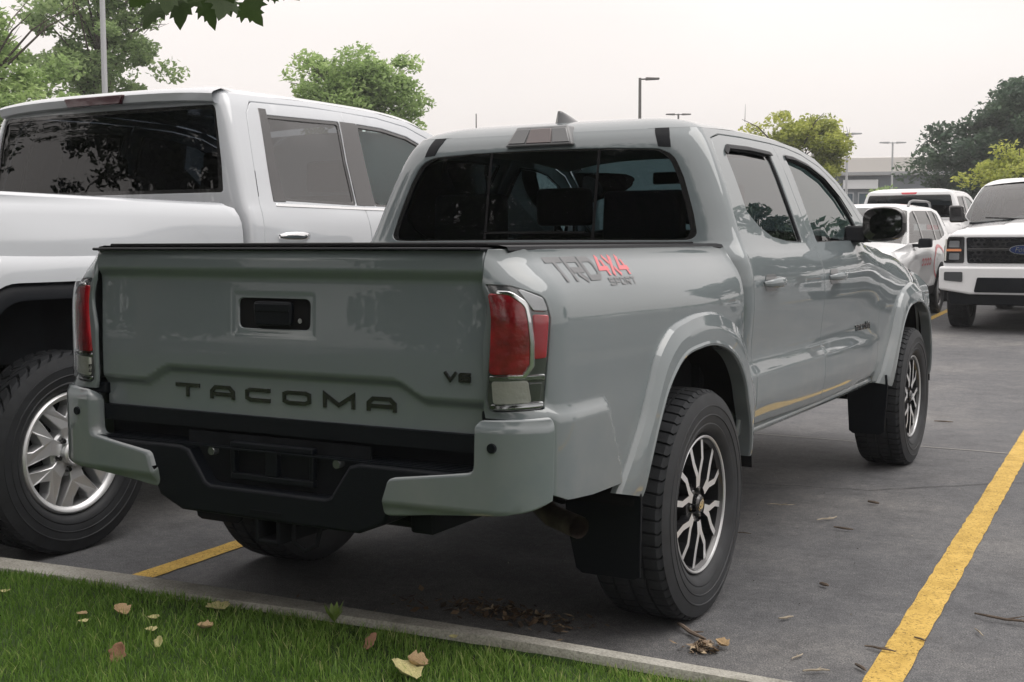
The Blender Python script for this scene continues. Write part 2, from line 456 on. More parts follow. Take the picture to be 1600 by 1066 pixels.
# ---------------------------------------------------------------- wheels (axis along x, outboard side +x)
def tyre_mesh(Ro, rr, hw, style, Nb):
    td = .010 if style == 'road' else .019
    # profile columns: (axial position / hw, radius, tread?)
    prof = []
    for a, q in ((-.72, 0), (-.90, .10), (-1.0, .38), (-1.02, .55), (-.99, .76), (-.93, .90)): prof.append((a*hw, rr + q*(Ro-rr), 0, 0))
    if style == 'road':
        cols = [(-.86,.972,2),(-.80,.99,2),(-.60,.997,2),(-.47,.998,2),(-.465,.998,3),(-.40,.998,3),(-.395,.999,1),(-.22,1,1),(-.07,1,1),(-.065,1,3),(.065,1,3),(.07,1,1),(.22,1,1),(.395,.999,1),(.40,.998,3),(.465,.998,3),(.47,.998,2),(.60,.997,2),(.80,.99,2),(.86,.972,2)]
    else:
        cols = [(-.95,.93,2),(-.90,.968,2),(-.84,.99,2),(-.62,.997,2),(-.45,.998,2),(-.44,.998,3),(-.37,.998,3),(-.36,.999,1),(-.20,1,1),(-.06,1,1),(-.055,1,3),(.055,1,3),(.06,1,1),(.20,1,1),(.36,.999,1),(.37,.998,3),(.44,.998,3),(.45,.998,2),(.62,.997,2),(.84,.99,2),(.90,.968,2),(.95,.93,2)]
    for a, q, k in cols: prof.append((a*hw, q*Ro, k, a))
    for a, q in ((.93, .90), (.99, .76), (1.018, .66), (1.034, .655), (1.036, .63), (1.02, .62), (1.022, .52), (1.016, .46), (1.03, .45), (1.03, .43), (1.008, .42), (.995, .33), (.97, .27), (.985, .25), (.98, .22), (.90, .10), (.72, 0)): prof.append((a*hw, rr + q*(Ro-rr), 0, 0))
    V = []; ths = []
    fr = (0, .03, .18, .21, .60) if style == 'road' else (0, .03, .26, .30, .64)
    for b in range(Nb):
        for q in fr: ths.append(((b + q)/Nb, q))
    n = len(ths); m = len(prof)
    for t, q in ths:
        for a, r, k, an in prof:
            sh = 0.
            if k in (1, 2):
                sh = (.35*abs(an) if style == 'road' else (.8*math.sin(an*7.0) + (.5 if an > 0 else 0)))/Nb
            rad = r
            grooved = q in fr[1:3]
            if k == 3: rad = r - td
            elif k == 2 and grooved: rad = r - td*.9
            elif k == 1 and grooved: rad = r - td*(.45 if style == 'road' else .8)
            T = 2*math.pi*(t + sh)
            V.append((a, rad*math.cos(T), rad*math.sin(T)))
    f = []; fm = []
    for i in range(n):
        j = (i+1) % n
        for k in range(m-1):
            f.append((i*m+k, i*m+k+1, j*m+k+1, j*m+k))
            fm.append(0 if prof[k][2] or prof[k+1][2] else 1)
    return V, f, fm

def make_wheel(style, Ro, rr, hw, Nb):
    """wheel > tyre, rim, spoke..., hub_cap, lug nuts"""
    hub = MB().lathe([(-.05, .0), (-.05, .15), (-.03, .155), (-.03, .0)], 40)          # brake disc
    hub.lathe([(-.06, .0), (-.06, .07), (.02, .07), (.02, 0.)], 24)
    wh = hub.build('wheel', UNDER)
    V, f, fm = tyre_mesh(Ro, rr, hw, 'road' if style in ('split', 'plain') else 'at', Nb)
    mobj('tyre', V, f, None, wh, mats=[RUBBER, RUBBER2], fmat=fm, angle=30)
    xo = hw*.80
    rim = MB().lathe([(-hw*.8, rr*1.0), (-hw*.8, rr*.955), (-hw*.5, rr*.90), (xo-.07, rr*.87), (xo-.012, rr*.91), (xo-.004, rr*.95), (xo+.004, rr*.965), (xo+.006, rr*1.0), (xo-.004, rr*1.02), (xo-.03, rr*1.01)], 72)
    rim.build('rim', DARKMET if style != 'six' else SILVER, wh, angle=30)
    if style == 'split':
        lipm = MB().lathe([(xo-.003, rr*.955), (xo+.006, rr*.965), (xo+.008, rr*.985), (xo+.006, rr*1.0)], 72); lipm.build('rim_edge', SILVER, wh)
        for s in range(6):
            a0 = 2*math.pi*(s+.25)/6
            Vv = []; Ff = []; Fm = []
            for sg in (-1, 1):
                pl = []
                for r, ph in ((rr*.26, 5), (rr*.44, 6), (rr*.66, 15), (rr*.955, 14)):
                    A = a0 + sg*R(ph); pl.append((r*math.cos(A), r*math.sin(A)))
                for qd, q in enumerate(strip2d(pl, .020)):
                    i0 = len(Vv)
                    for dx, sc in ((0, 1), (-.035, 1)):
                        for p in q:
                            r = p.length; Vv.append((xo - .012 + .010*(1-(r/rr-.55)**2*4) + dx, p.x, p.y))
                    Ff += [(i0, i0+1, i0+2, i0+3), (i0, i0+4, i0+5, i0+1), (i0+1, i0+5, i0+6, i0+2), (i0+2, i0+6, i0+7, i0+3), (i0+3, i0+7, i0+4, i0)]
                    Fm += [0, 1, 1, 1, 1]
            # dark web between the two prongs
            i0 = len(Vv)
            pts = []
            for r, ph in ((rr*.26, 6), (rr*.48, 7), (rr*.64, 15.5), (rr*.93, 12.5)):
                for sg in (-1, 1):
                    A = a0 + sg*R(ph); pts.append((xo-.034, r*math.cos(A), r*math.sin(A)))
            Vv += pts; Ff += [(i0, i0+2, i0+3, i0+1), (i0+2, i0+4, i0+5, i0+3)]; Fm += [1, 1]
            o = mobj('spoke', Vv, Ff, None, wh, smooth=False, mats=[MACH, DARKMET], fmat=Fm)
            bm = bmesh.new(); bm.from_mesh(o.data); bmesh.ops.recalc_face_normals(bm, faces=bm.faces); bm.to_mesh(o.data); bm.free()
        MB().lathe([(xo-.06, .075), (xo-.022, .072), (xo-.018, .06), (xo-.03, .045), (xo-.03, 0.)], 36).build('hub', DARKMET, wh)
        MB().lathe([(xo-.03, .034), (xo-.002, .032), (xo+.004, .026), (xo+.005, 0.)], 32).build('hub_cap', GLOSSB, wh)
        em = MB()   # the three crossed ovals of the hub emblem
        for (cy, cz, ry, rz) in ((0, .0, .019, .0125), (0, -.002, .006, .011), (0, .005, .012, .0055)):
            ring = [(cy + ry*math.cos(t*math.pi/10), cz + rz*math.sin(t*math.pi/10)) for t in range(20)]
            for q in strip2d(ring, .0034, True): em.add([(xo+.0068, p.x, p.y) for p in q], [(0, 1, 2, 3)])
        em.build('emblem', CHROME, wh, smooth=False)
        for k in range(6):
            A = 2*math.pi*(k+.75)/6
            MB().lathe([(xo-.05, .011), (xo-.014, .011), (xo-.010, .008), (xo-.010, 0.)], 8).xf(lambda p: (p[0], p[1]+.052*math.cos(A), p[2]+.052*math.sin(A))).build('lug_nut', DARKMET, wh)
    elif style == 'six':
        MB().lathe([(xo-.004, rr*.90), (xo+.008, rr*.94), (xo+.012, rr*.985), (xo+.004, rr*1.015)], 72).build('rim_edge', MACH, wh)
        MB().lathe([(-.02, 0), (-.02, rr*.9)], 48).build('brake_cover', MATTEB, wh)
        for s in range(6):
            a0 = 2*math.pi*(s+.5)/6
            Vv = []; Ff = []; Fm = []
            def ring(poly, x0, x1, mi):
                i0 = len(Vv); n = len(poly)
                Vv.extend([(x0(math.hypot(*p)), p[0], p[1]) for p in poly]); Vv.extend([(x1, p[0]*.99, p[1]*.99) for p in poly])
                Ff.append(tuple(range(i0, i0+n))); Fm.append(mi)
                for i in range(n):
                    j = (i+1) % n; Ff.append((i0+i, i0+n+i, i0+n+j, i0+j)); Fm.append(1)
            def PP(r, ph): A = a0 + R(ph); return (r*math.cos(A), r*math.sin(A))
            xf = lambda r: xo - .020 + .018*math.sin(min(1, r/rr)*math.pi)
            # one Y-shaped spoke: stem at the hub, two arms at the rim
            ring([PP(rr*q_, p_) for q_, p_ in ((.24, 27), (.46, 18), (.76, 25), (.95, 27), (.95, 11), (.78, 10), (.62, 0), (.78, -10), (.95, -11), (.95, -27), (.76, -25), (.46, -18), (.24, -27))], xf, xo-.065, 0)
            o = mobj('spoke', Vv, Ff, None, wh, smooth=False, mats=[MACH, SILVER], fmat=Fm)
            bm = bmesh.new(); bm.from_mesh(o.data); bmesh.ops.recalc_face_normals(bm, faces=bm.faces); bm.to_mesh(o.data); bm.free()
            b = o.modifiers.new('bevel', 'BEVEL'); b.width = .004; b.segments = 2; b.limit_method = 'ANGLE'; b.angle_limit = R(40)
        MB().lathe([(xo-.07, .100), (xo-.022, .098), (xo-.012, .090), (xo-.012, .05)], 40).build('hub', SILVER, wh)
        MB().lathe([(xo-.03, .055), (xo+.012, .052), (xo+.020, .044), (xo+.014, .038), (xo+.014, 0.)], 40).build('hub_cap', MACH, wh)
        for k in range(6):
            A = 2*math.pi*k/6
            MB().lathe([(xo-.04, .0125), (xo+.002, .0125), (xo+.008, .009), (xo+.008, 0.)], 8).xf(lambda p: (p[0], p[1]+.0695*math.cos(A), p[2]+.0695*math.sin(A))).build('lug_nut', GLOSSB, wh)
    else:
        for s in range(10):
            a0 = 2*math.pi*s/10; mb = MB()
            pl = [(rr*.2*math.cos(a0), rr*.2*math.sin(a0)), (rr*.95*math.cos(a0), rr*.95*math.sin(a0))]
            q = strip2d(pl, .03)[0]
            mb.add([(xo-.015, p.x, p.y) for p in q] + [(xo-.05, p.x, p.y) for p in q], [(0,1,2,3),(0,4,5,1),(1,5,6,2),(2,6,7,3),(3,7,4,0)])
            mb.build('spoke', SILVER, wh, smooth=False)
        MB().lathe([(xo-.05, .07), (xo-.012, .065), (xo-.010, 0.)], 24).build('hub_cap', SILVER, wh)
    return wh

def set_wheels(proto, root, spots):
    """spots: [(x, y, z, spin)]; a negative x turns the wheel to the other side"""
    first = True
    for x, y, z, spin in spots:
        wv = proto if first else copy_tree(proto)
        first = False
        wv.parent = root; wv.location = (x, y, z); wv.rotation_euler = (spin, 0, 0) if x > 0 else (spin, 0, math.pi)
# ---------------------------------------------------------------- grey pickup: half-width tables
TG_UP = [(1.30,.822),(1.40,.784),(1.50,.744),(1.60,.698),(1.66,.664),(1.70,.636),(1.74,.60)]
def _cab(dz=0., dx=0.):
    return [(.45,.825),(.52,.862),(.60,.890),(.68,.902),(.768,.901),(.796,.884),(.84,.879),(.93,.887),(1.03,.895),(1.10,.894),(1.16,.883),(1.20,.868),(1.24,.845)]
_TAB = table([
 (-1.12,[(.45,.865),(.56,.885),(.70,.893),(.80,.895),(.85,.894),(.95,.893),(1.05,.892),(1.11,.884),(1.15,.862),(1.185,.822),(1.215,.785),(1.24,.765)]+TG_UP),
 (-.85,[(.45,.865),(.56,.885),(.70,.893),(.80,.895),(.85,.895),(.95,.895),(1.05,.893),(1.11,.882),(1.15,.862),(1.185,.835),(1.215,.810),(1.24,.79)]+TG_UP),
 (-.60,[(.45,.86),(.56,.882),(.70,.893),(.80,.896),(.85,.896),(.95,.897),(1.05,.896),(1.11,.884),(1.15,.865),(1.185,.838),(1.215,.813),(1.24,.793)]+TG_UP),
 (-.05,[(.45,.86),(.56,.882),(.70,.893),(.80,.900),(.85,.904),(.95,.910),(1.05,.909),(1.11,.894),(1.15,.869),(1.185,.840),(1.215,.815),(1.24,.795)]+TG_UP),
 (.36,[(.45,.86),(.56,.882),(.70,.893),(.80,.896),(.85,.897),(.95,.898),(1.05,.896),(1.11,.886),(1.15,.868),(1.185,.842),(1.215,.820),(1.24,.805)]+TG_UP),
 (.44,_cab()+TG_UP),(1.0,_cab()+TG_UP),(1.9,_cab()+TG_UP),
 (2.30,[(.45,.815),(.52,.852),(.60,.880),(.68,.892),(.745,.890),(.79,.884),(.84,.882),(.93,.887),(1.03,.893),(1.10,.891),(1.16,.880),(1.20,.864),(1.24,.838)]+TG_UP),
 (2.70,[(.45,.83),(.60,.872),(.80,.890),(.93,.897),(1.03,.893),(1.10,.880),(1.16,.853),(1.20,.82),(1.24,.77)]+TG_UP),
 (3.24,[(.45,.83),(.60,.872),(.80,.895),(.93,.902),(1.00,.898),(1.06,.877),(1.12,.84),(1.16,.80),(1.20,.73)]+TG_UP),
 (3.75,[(.45,.80),(.60,.835),(.80,.850),(.93,.845),(1.00,.825),(1.06,.79),(1.12,.73),(1.16,.66)]+TG_UP),
])
def TAB_T(y, z):
    """half-width of the body side: smooth table plus the pressed bulge behind the rear wheel"""
    y = np.asarray(y, float); z = np.asarray(z, float)
    ye = -.800 + (.826 - z)*.52
    return _TAB(y, z) + .024*sstep(.838, .806, z)*sstep(ye+.018, ye-.026, y)
# ---------------------------------------------------------------- grey pickup in the middle
YT, YB = -1.16, -1.23            # tailgate plane, bumper plane
RCB = .15; Y0B = YT + RCB       # rear corner radius of the bed
def bedmap(u, z):
    u = np.asarray(u, float); z = np.asarray(z, float)
    yy = np.where(u >= 0, Y0B + u, Y0B)
    xs = TAB_T(yy, z); L = RCB*math.pi/2
    th = np.clip(-u/RCB, 0, math.pi/2)
    x = np.where(u >= 0, xs, np.where(u > -L, xs - RCB + RCB*np.cos(th), xs - RCB + (u+L)))
    y = np.where(u >= 0, yy, np.where(u > -L, Y0B - RCB*np.sin(th), YT))
    return np.stack([x, y, z], -1)
def bed_u(x, z):                 # u of a point of the rear face or corner at half-width x
    q = x - (float(TAB_T(np.array([Y0B]), np.array([z]))[0]) - RCB)
    return -RCB*math.acos(min(1, q/RCB)) if q > 0 else -RCB*math.pi/2 + q
def sidemap(y, z): return np.stack([TAB_T(y, z), np.asarray(y, float), np.asarray(z, float)], -1)
def sidept(y, z, h=0.):
    y = np.array([y]); z = np.array([z]); p = sidemap(y, z)[0]
    a = sidemap(y+.002, z)[0] - sidemap(y-.002, z)[0]; b = sidemap(y, z+.002)[0] - sidemap(y, z-.002)[0]
    n = np.cross(a, b); n /= np.linalg.norm(n); n *= 1 if n[0] > 0 else -1
    return tuple(p + n*h)

CABU, CABC = .60, .16
def cab_factory(T, yr_, rx, ry, bow, yref):
    def cm(u, z):
        u = np.asarray(u, float); z = np.asarray(z, float)
        xs = T(np.full_like(z, yref), z); yr = yr_(z)
        a = np.clip(u/CABU, 0, 1); th = np.clip((u-CABU)/CABC, 0, 1)*math.pi/2
        x = np.where(u <= CABU, a*(xs-rx), xs - rx + rx*np.sin(th))
        y = np.where(u <= CABU, yr + bow*a*a, yr + bow + ry*(1-np.cos(th)))
        far = u > CABU + CABC
        yy = yr + bow + ry + (u - CABU - CABC)
        x = np.where(far, T(np.where(far, yy, yref), z), x); y = np.where(far, yy, y)
        return np.stack([x, y, z], -1)
    def cu(x, z):
        fl = float(T(np.array([yref]), np.array([z]))[0]) - rx
        return x/fl*CABU if x <= fl else CABU + CABC*math.asin(min(1, (x-fl)/rx))*2/math.pi
    def cuy(y, z): return CABU + CABC + (y - float(yr_(z)) - bow - ry)
    return cm, cu, cuy
cab_yr = pch([.40, 1.20, 1.26, 1.45, 1.61, 1.66, 1.70], [.402, .402, .425, .460, .490, .508, .54])
cabmap, cab_u, cab_uy = cab_factory(TAB_T, cab_yr, .17, .070, .014, .7)
roof_z0 = pch([.4, .60, 1.05, 1.55, 1.85, 2.05, 2.27, 2.47, 2.67], [1.690, 1.695, 1.712, 1.708, 1.690, 1.652, 1.555, 1.41, 1.25])

FL_O = pch([8, 12, 28, 42, 60, 75, 90, 105, 116, 124, 134, 145, 156, 168], [.545, .55, .60, .645, .662, .650, .645, .655, .672, .665, .625, .600, .612, .650])
FL_I = pch([8, 12, 35, 47, 63, 79, 100, 117, 128, 142, 154, 168], [.495, .495, .495, .515, .527, .527, .538, .562, .553, .525, .508, .500])
def flare(name, cy, cz, Ri, Ro, xt, xe, a0, a1, mat_, root, mirror, T, n=60, seat=.018):
    """wheel-arch flare: lofted along the arch from angle a0 to a1 (degrees, 90 = top)"""
    P = []
    for i in range(n+1):
        t = i/n; A = R(a0 + (a1-a0)*t); c, s = math.cos(A), math.sin(A)
        k = math.sin(math.pi*t)**.55
        ro = float(FL_O(math.degrees(A))); ri = float(FL_I(math.degrees(A))); xl = xe + (xt-xe)*k
        row = []
        def Q(r): return cy + r*c, cz + r*s
        y, z = Q(ro); xb = float(T(np.array([y]), np.array([z]))[0])
        row.append((xb-.012, y, z)); 
        row.append((xb+.004, *Q(ro-.003))); row.append((xb+seat, *Q(ro-.012)))
        xm = xl - .004
        for q in (.16, .32, .46, .62, .80, .93):
            rq = (ro-.012) + (ri+.012-(ro-.012))*q; fq = .86*min(q/.46, 1) + .14*max(0, (q-.46)/.54)
            row.append((xb+seat + (xm-(xb+seat))*fq, *Q(rq)))
        row.append((xl, *Q(ri+.010))); row.append((xl-.002, *Q(ri+.003))); row.append((xl-.010, *Q(ri))); row.append((xl-.06, *Q(ri+.004)))
        P.append(row)
    P = np.array(P)
    if mirror: P = P*np.array((-1, 1, 1))
    o = grid(name, P, mat_, root, angle=19, hint=(-1 if mirror else 1, 0, 0))
    return o

def build_tacoma():
    root = thing('pickup_truck', 'cement grey double-cab pickup parked in the middle, seen from its rear corner', 'pickup truck')
    AX = (-.06, 3.236)
    # ---- bed sides, lamps
    for mir in (False, True):
        g = lambda x, z: (bed_u(x, z), z)
        arch = [(AX[0] + .535*math.cos(R(t)) - Y0B, .385 + .535*math.sin(R(t))) for t in range(20, 161, 7)]
        outl = [g(.716, 1.240), g(.716, 1.15), g(.718, 1.0), g(.720, .85), g(.724, .80), (-.100, .80), (-.088, .60), (-.03, .580), (.12, .568), (AX[0]-.53-Y0B, .564)] + arch[::-1] + [(AX[0]+.515-Y0B, .545), (.385-Y0B, .545), (.385-Y0B, 1.240)]
        lamp = rpoly([(*g(.726, 1.148), .008), (*g(.79, 1.146), .05), (-.080, 1.118, .03), (-.071, 1.06, .02), (-.096, .832, .012), (*g(.738, .820), .01)], .01)
        ctr = np.mean(np.array(lamp), 0)
        lamp_hole = [tuple(ctr + (np.array(p)-ctr)*1.03) for p in lamp]
        panel('bed_side', bedmap, outl, PAINT, root, holes=[lamp_hole], step=.028, hint=(.6, -.4, 0), mirror=mir)
        # lamp
        hs = panel('tail_lamp', bedmap, lamp, SMOKE, root, step=.02, hint=(.6, -.6, 0), mirror=mir, off=-.006, rim=.02)
        def sub(n_, pl, m_, off, r=.008, step=.018): return panel(n_, bedmap, rpoly(pl, r), m_, hs, step=step, hint=(.6, -.6, 0), mirror=mir, off=off, rim=.010, lip=.003)
        sub('red_lens', [g(.734, 1.124), (*g(.79, 1.122), .03), (-.142, 1.095, .03), (-.134, .99), (-.136, .945), (-.155, .918), g(.738, .918)], RED, .004)
        sub('chrome_strip', [(*g(.76, 1.131), .003), (*g(.79, 1.130), .03), (-.134, 1.102, .03), (-.124, 1.0), (-.125, .94), (-.146, .909), g(.79, .908), g(.79, .913), (-.151, .9145), (-.133, .942), (-.1315, 1.0), (-.1395, 1.096, .03), (*g(.788, 1.1255), .03), (*g(.76, 1.1265), .003)], CHROME, .008, r=.002, step=.012)
        sub('side_lens', [(-.119, 1.070), (-.080, 1.068), (-.090, .962), (-.119, .960)], RED2, .003, .004)
        sub('chrome_top', [(*g(.80, 1.142), .02), (-.086, 1.114), (-.079, 1.082), (-.118, 1.084), (-.130, 1.106, .02)], DARKCH, .001, .006)
        sub('lamp_divider', [g(.738, .908), (-.094, .914), (-.094, .905), g(.738, .899)], DARKCH, .004, .002, .02)
        sub('reverse_lens', [g(.745, .896), (-.140, .898), (-.132, .846), g(.750, .840)], CLEARL, .004)
        sub('reverse_side', [(-.136, .892), (-.102, .894), (-.108, .850), (-.128, .848)], SMOKE, .003, .004)
        sub('lamp_foot', [g(.742, .833), (-.098, .842), (-.100, .834), g(.744, .825)], DARKCH, .003, .002, .02)
        panel('lens_cover', bedmap, lamp, GL_CLEAR, hs, step=.02, hint=(.6, -.6, 0), mirror=mir, off=.014, rim=0)
        # bed rail
        n = 20; P = []
        for i in range(n+1):
            y = YT + .06 + (.385-YT-.06)*i/n
            xb = float(TAB_T(np.array([max(y, Y0B)]), np.array([1.236]))[0]) - (0 if y > Y0B else .045*((Y0B-y)/RCB)**2)
            P.append([(xb-.003, y, 1.232), (xb, y, 1.238), (xb-.006, y, 1.248), (xb-.03, y, 1.252), (xb-.10, y, 1.252), (xb-.105, y, 1.20)])
        P = np.array(P)
        if mir: P *= np.array((-1, 1, 1))
        grid('bed_rail_cap', P, BLACK, root, hint=(0, 0, 1))
        # flares
        flare('wheel_arch_flare', AX[0], .385, .505, .635, .948, .912, 10, 167, PAINT, root, mir, _TAB)
        flare('wheel_arch_flare', AX[1], .385, .505, .640, .945, .908, 9, 168, PAINT, root, mir, _TAB)
        # ---- front fender
        ftop = pch([2.44, 2.7, 3.0, 3.3, 3.6, 3.85, 4.0], [1.238, 1.232, 1.205, 1.17, 1.12, 1.05, .98])
        fa = [(AX[1] + .54*math.cos(R(t)), .385 + .54*math.sin(R(t))) for t in range(20, 161, 7)]
        fo = [(2.497, .53)] + [(2.497, .9), (2.497, 1.17), (2.55, 1.236)] + [(y, float(ftop(y))) for y in np.linspace(2.65, 3.98, 12)] + [(3.98, .60), (AX[1]+.545, .55)] + fa + [(AX[1]-.545, .53)]
        panel('front_fender', sidemap, fo, PAINT, root, step=.035, mirror=mir)
        # ---- doors
        S5 = lambda L: [(p[0]+.05, *p[1:]) for p in L]
        def door(name, out_, win, hx, lights):
            d = panel(name, sidemap, out_, PAINT, root, holes=[win], step=.028, mirror=mir)
            c = np.mean(np.array(win), 0)
            inn = [tuple(c + (np.array(p)-c)*.965) for p in win]
            panel('window_seal', sidemap, win, BLACK, d, holes=[inn], step=.03, mirror=mir, off=-.006, rim=.012)
            gl = [tuple(c + (np.array(p)-c)*.975) for p in win]
            panel('window', sidemap, gl, GL_TINT if lights == 0 else GL_LITE2, d, step=.06, mirror=mir, off=-.012, rim=0)
            sg = -1 if mir else 1
            # handle: recess cup, grip and lock cover
            hz = 1.098
            cup = rpoly([(hx-.07, hz-.03), (hx+.07, hz-.03), (hx+.07, hz+.035), (hx-.07, hz+.035)], .03)
            panel('handle_cup', sidemap, cup, DECAL_L, d, step=.02, mirror=mir, off=.0015, rim=0)
            P = []
            for i in range(17):
                t = i/16; y = hx - .105 + .21*t
                pr = .006 + .036*min(1, math.sin(math.pi*min(1, max(0, t)))**.45)
                rr_ = .008 + .011*math.sin(math.pi*t)**.4
                p = np.array(sidept(y, hz + .004*math.sin(math.pi*t), pr)); row = []
                for k in range(10):
                    A = 2*math.pi*k/10; row.append((p[0] + .55*rr_*math.cos(A), p[1], p[2] + rr_*math.sin(A)))
                P.append(row)
            P = np.array(P)*np.array((sg, 1, 1))
            P = np.concatenate([P, P[:, :1]], 1)
            grid('door_handle', P, PAINT, d, angle=60, hint=None)
            return d
        r1 = [(.474, .575, .02), (.482, .70), (.485, .80), (.462, 1.0), (.452, 1.10), (.462, 1.22), (.515, 1.45), (.565, 1.60, .03), (.60, 1.655, .03), (.72, 1.676, .02), (1.0, 1.683), (1.385, 1.683, .01), (1.365, 1.47), (1.375, 1.30), (1.392, 1.20), (1.405, 1.0), (1.405, .70), (1.405, .56, .02)]
        w1 = [(.652, 1.375), (.672, 1.60, .03), (.735, 1.632, .02), (1.0, 1.640), (1.282, 1.636, .02), (1.262, 1.462), (1.258, 1.252, .015), (1.06, 1.256, .05), (.86, 1.275, .06), (.735, 1.318, .05)]
        door('rear_door', rpoly(S5(r1)), rpoly(S5(w1)), .705, 0)
        r2 = [(1.412, .56, .02), (1.412, 1.0), (1.400, 1.20), (1.383, 1.30), (1.373, 1.47), (1.393, 1.683, .01), (1.6, 1.676), (1.80, 1.655), (2.0, 1.610), (2.17, 1.535), (2.30, 1.435), (2.40, 1.32), (2.437, 1.24, .02), (2.440, 1.0), (2.440, .575, .02)]
        w2 = [(1.462, 1.252, .015), (1.470, 1.46), (1.490, 1.634, .02), (1.62, 1.632), (1.80, 1.610), (1.98, 1.560), (2.13, 1.475), (2.24, 1.365), (2.29, 1.262, .02)]
        door('front_door', rpoly(S5(r2)), rpoly(S5(w2)), 1.615, 1)
        # rain visors over the windows
        for nm, top, dz in (('window_visor', S5([(.672, 1.612), (.735, 1.640), (1.0, 1.647), (1.285, 1.643)]), .020), ('window_visor', S5([(1.488, 1.642), (1.62, 1.640), (1.80, 1.618), (1.98, 1.568), (2.13, 1.482), (2.22, 1.395)]), .020)):
            pts = []
            for a, b in zip(top[:-1], top[1:]):
                for k in range(4): pts.append((a[0]+(b[0]-a[0])*k/4, a[1]+(b[1]-a[1])*k/4))
            pts.append(top[-1])
            rows = []
            for y, z in pts:
                q0 = np.array(sidept(y, z, .003)); q1 = np.array(sidept(y, z-dz*.4, .007)); q2 = np.array(sidept(y, z-dz, .009)); q3 = np.array(sidept(y, z-dz, .004))
                rows.append([q0, q1, q2, q3])
            rows = np.array(rows)*np.array((-1 if mir else 1, 1, 1))
            grid(nm, rows, BLACK, root, hint=(-1 if mir else 1, 0, .4))
        # ---- sill, rocker
        rows = []
        for y in np.linspace(.40, 2.50, 30):
            xb = float(TAB_T(np.array([y]), np.array([.56]))[0])
            rows.append([(xb-.02, y, .562), (xb-.012, y, .552), (xb-.010, y, .54), (xb-.018, y, .527), (xb-.04, y, .520), (xb-.10, y, .518), (xb-.12, y, .50)])
        rows = np.array(rows)*np.array((-1 if mir else 1, 1, 1))
        grid('rocker_sill', rows, PAINT, root, hint=(-1 if mir else 1, 0, 0))
        # ---- cab shell: rear wall, corner pillar, roof rail, A-pillar
        U = cab_uy
        drc = [(U(.468, z), z) for z in (.56, .70)] + [(U(.478, .80), .80), (U(.455, 1.0), 1.0), (U(.445, 1.10), 1.10), (U(.455, 1.22), 1.22), (U(.508, 1.45), 1.45), (U(.558, 1.60), 1.60), (U(.592, 1.660), 1.660), (U(.715, 1.683), 1.683), (U(1.0, 1.690), 1.690), (U(1.39, 1.690), 1.690), (U(1.6, 1.683), 1.683)]
        drc = [(a+.05, b) for a, b in drc]
        ap = [(1.80, 1.662), (2.0, 1.617), (2.172, 1.543), (2.305, 1.442), (2.407, 1.325), (2.445, 1.245)]; ap = S5(ap)
        apo = [(2.60, 1.25), (2.42, 1.41), (2.22, 1.555), (2.0, 1.652), (1.8, 1.690), (1.5, 1.708), (1.0, 1.712), (.7, 1.70)]; apo = S5(apo)
        rw = [(0, 1.264)] + [(cab_u(.60, 1.262), 1.262)] + [(cab_u(.700, 1.264), 1.264, .05), (cab_u(.672, 1.36), 1.36), (cab_u(.622, 1.50), 1.50, .03), (cab_u(.560, 1.614), 1.614, .12), (cab_u(.30, 1.624), 1.624), (0, 1.628)]
        rwr = rpoly(rw)
        # the hole touches the centre line: cut it as part of the outline
        body = [(0, .55), (.745, .55)] + drc + [(U(y, z), z) for y, z in ap] + [(U(y, z), z) for y, z in apo] + [(CABU+CABC, 1.6955), (CABU, 1.694), (CABU*.5, 1.694), (0, 1.694)]
        full = body + rwr[::-1]
        panel('cab_shell', cabmap, full, PAINT, root, step=.026, hint=(.5, -.6, .2), mirror=mir)
        gp = [((p[0]*1.012 if p[0] > .01 else p[0]), p[1]) for p in rwr]
        panel('rear_window', cabmap, gp, GL_REAR, root, step=.06, hint=(0, -1, 0), mirror=mir, off=-.010, rim=0)
        c = np.array((0, 1.44)); inn = [tuple(c + (np.array(p)-c)*np.array((.975, .96))) for p in rwr]
        ring = rwr + inn[::-1]
        panel('window_frit', cabmap, [(max(0, a), b) for a, b in ring], GLOSSB, root, step=.03, hint=(0, -1, 0), mirror=mir, off=-.006, rim=0)
        # roof ditch strip seen at the back edge
        su = cab_u(.515, 1.65)
        panel('roof_ditch_strip', cabmap, [(su-.019, 1.622), (su+.014, 1.618), (su+.028, 1.693), (su-.006, 1.693)], BLACK, root, step=.02, hint=(0, -1, 0), mirror=mir, off=.0025, rim=.004)
    # sliding-window bars in the rear glass
    for xx in (-.225, .262):
        mb = MB(); zs = np.linspace(1.268, 1.62, 8)
        for a, b in zip(zs[:-1], zs[1:]):
            ya = float(cab_yr(a)) + .030*(xx/.6)**2; yb = float(cab_yr(b)) + .030*(xx/.6)**2
            mb.add([(xx-.006, ya+.004, a), (xx+.006, ya+.004, a), (xx+.006, yb+.004, b), (xx-.006, yb+.004, b)], [(0, 1, 2, 3)])
        mb.build('window_divider', MATTEB, root)
    MB().box(-.225, .225, .438, .450, 1.292, 1.300).build('slider_track', GLOSSB, root)
    # ---- roof
    base = []
    for u in np.linspace(0, CABU, 18)[:-1]: base.append(tuple(cabmap(np.array([u]), np.array([1.694]))[0]))
    for u in np.linspace(CABU, CABU+CABC, 12): base.append(tuple(cabmap(np.array([u]), np.array([1.6955]))[0]))
    for y in np.linspace(.66, 2.0, 28):
        z = float(roof_z0(y)); base.append((float(TAB_T(np.array([y]), np.array([z]))[0]), y, z))
    yl = 2.0; zl = float(roof_z0(yl)); xl = float(TAB_T(np.array([yl]), np.array([zl]))[0])
    for k in range(1, 13): base.append((xl*(1-k/12), yl + .07*math.sin(k/12*math.pi/2), zl + .045*(1-(1-k/12)**2)))
    base = base + [(-x, y, z) for x, y, z in base[-2:0:-1]]
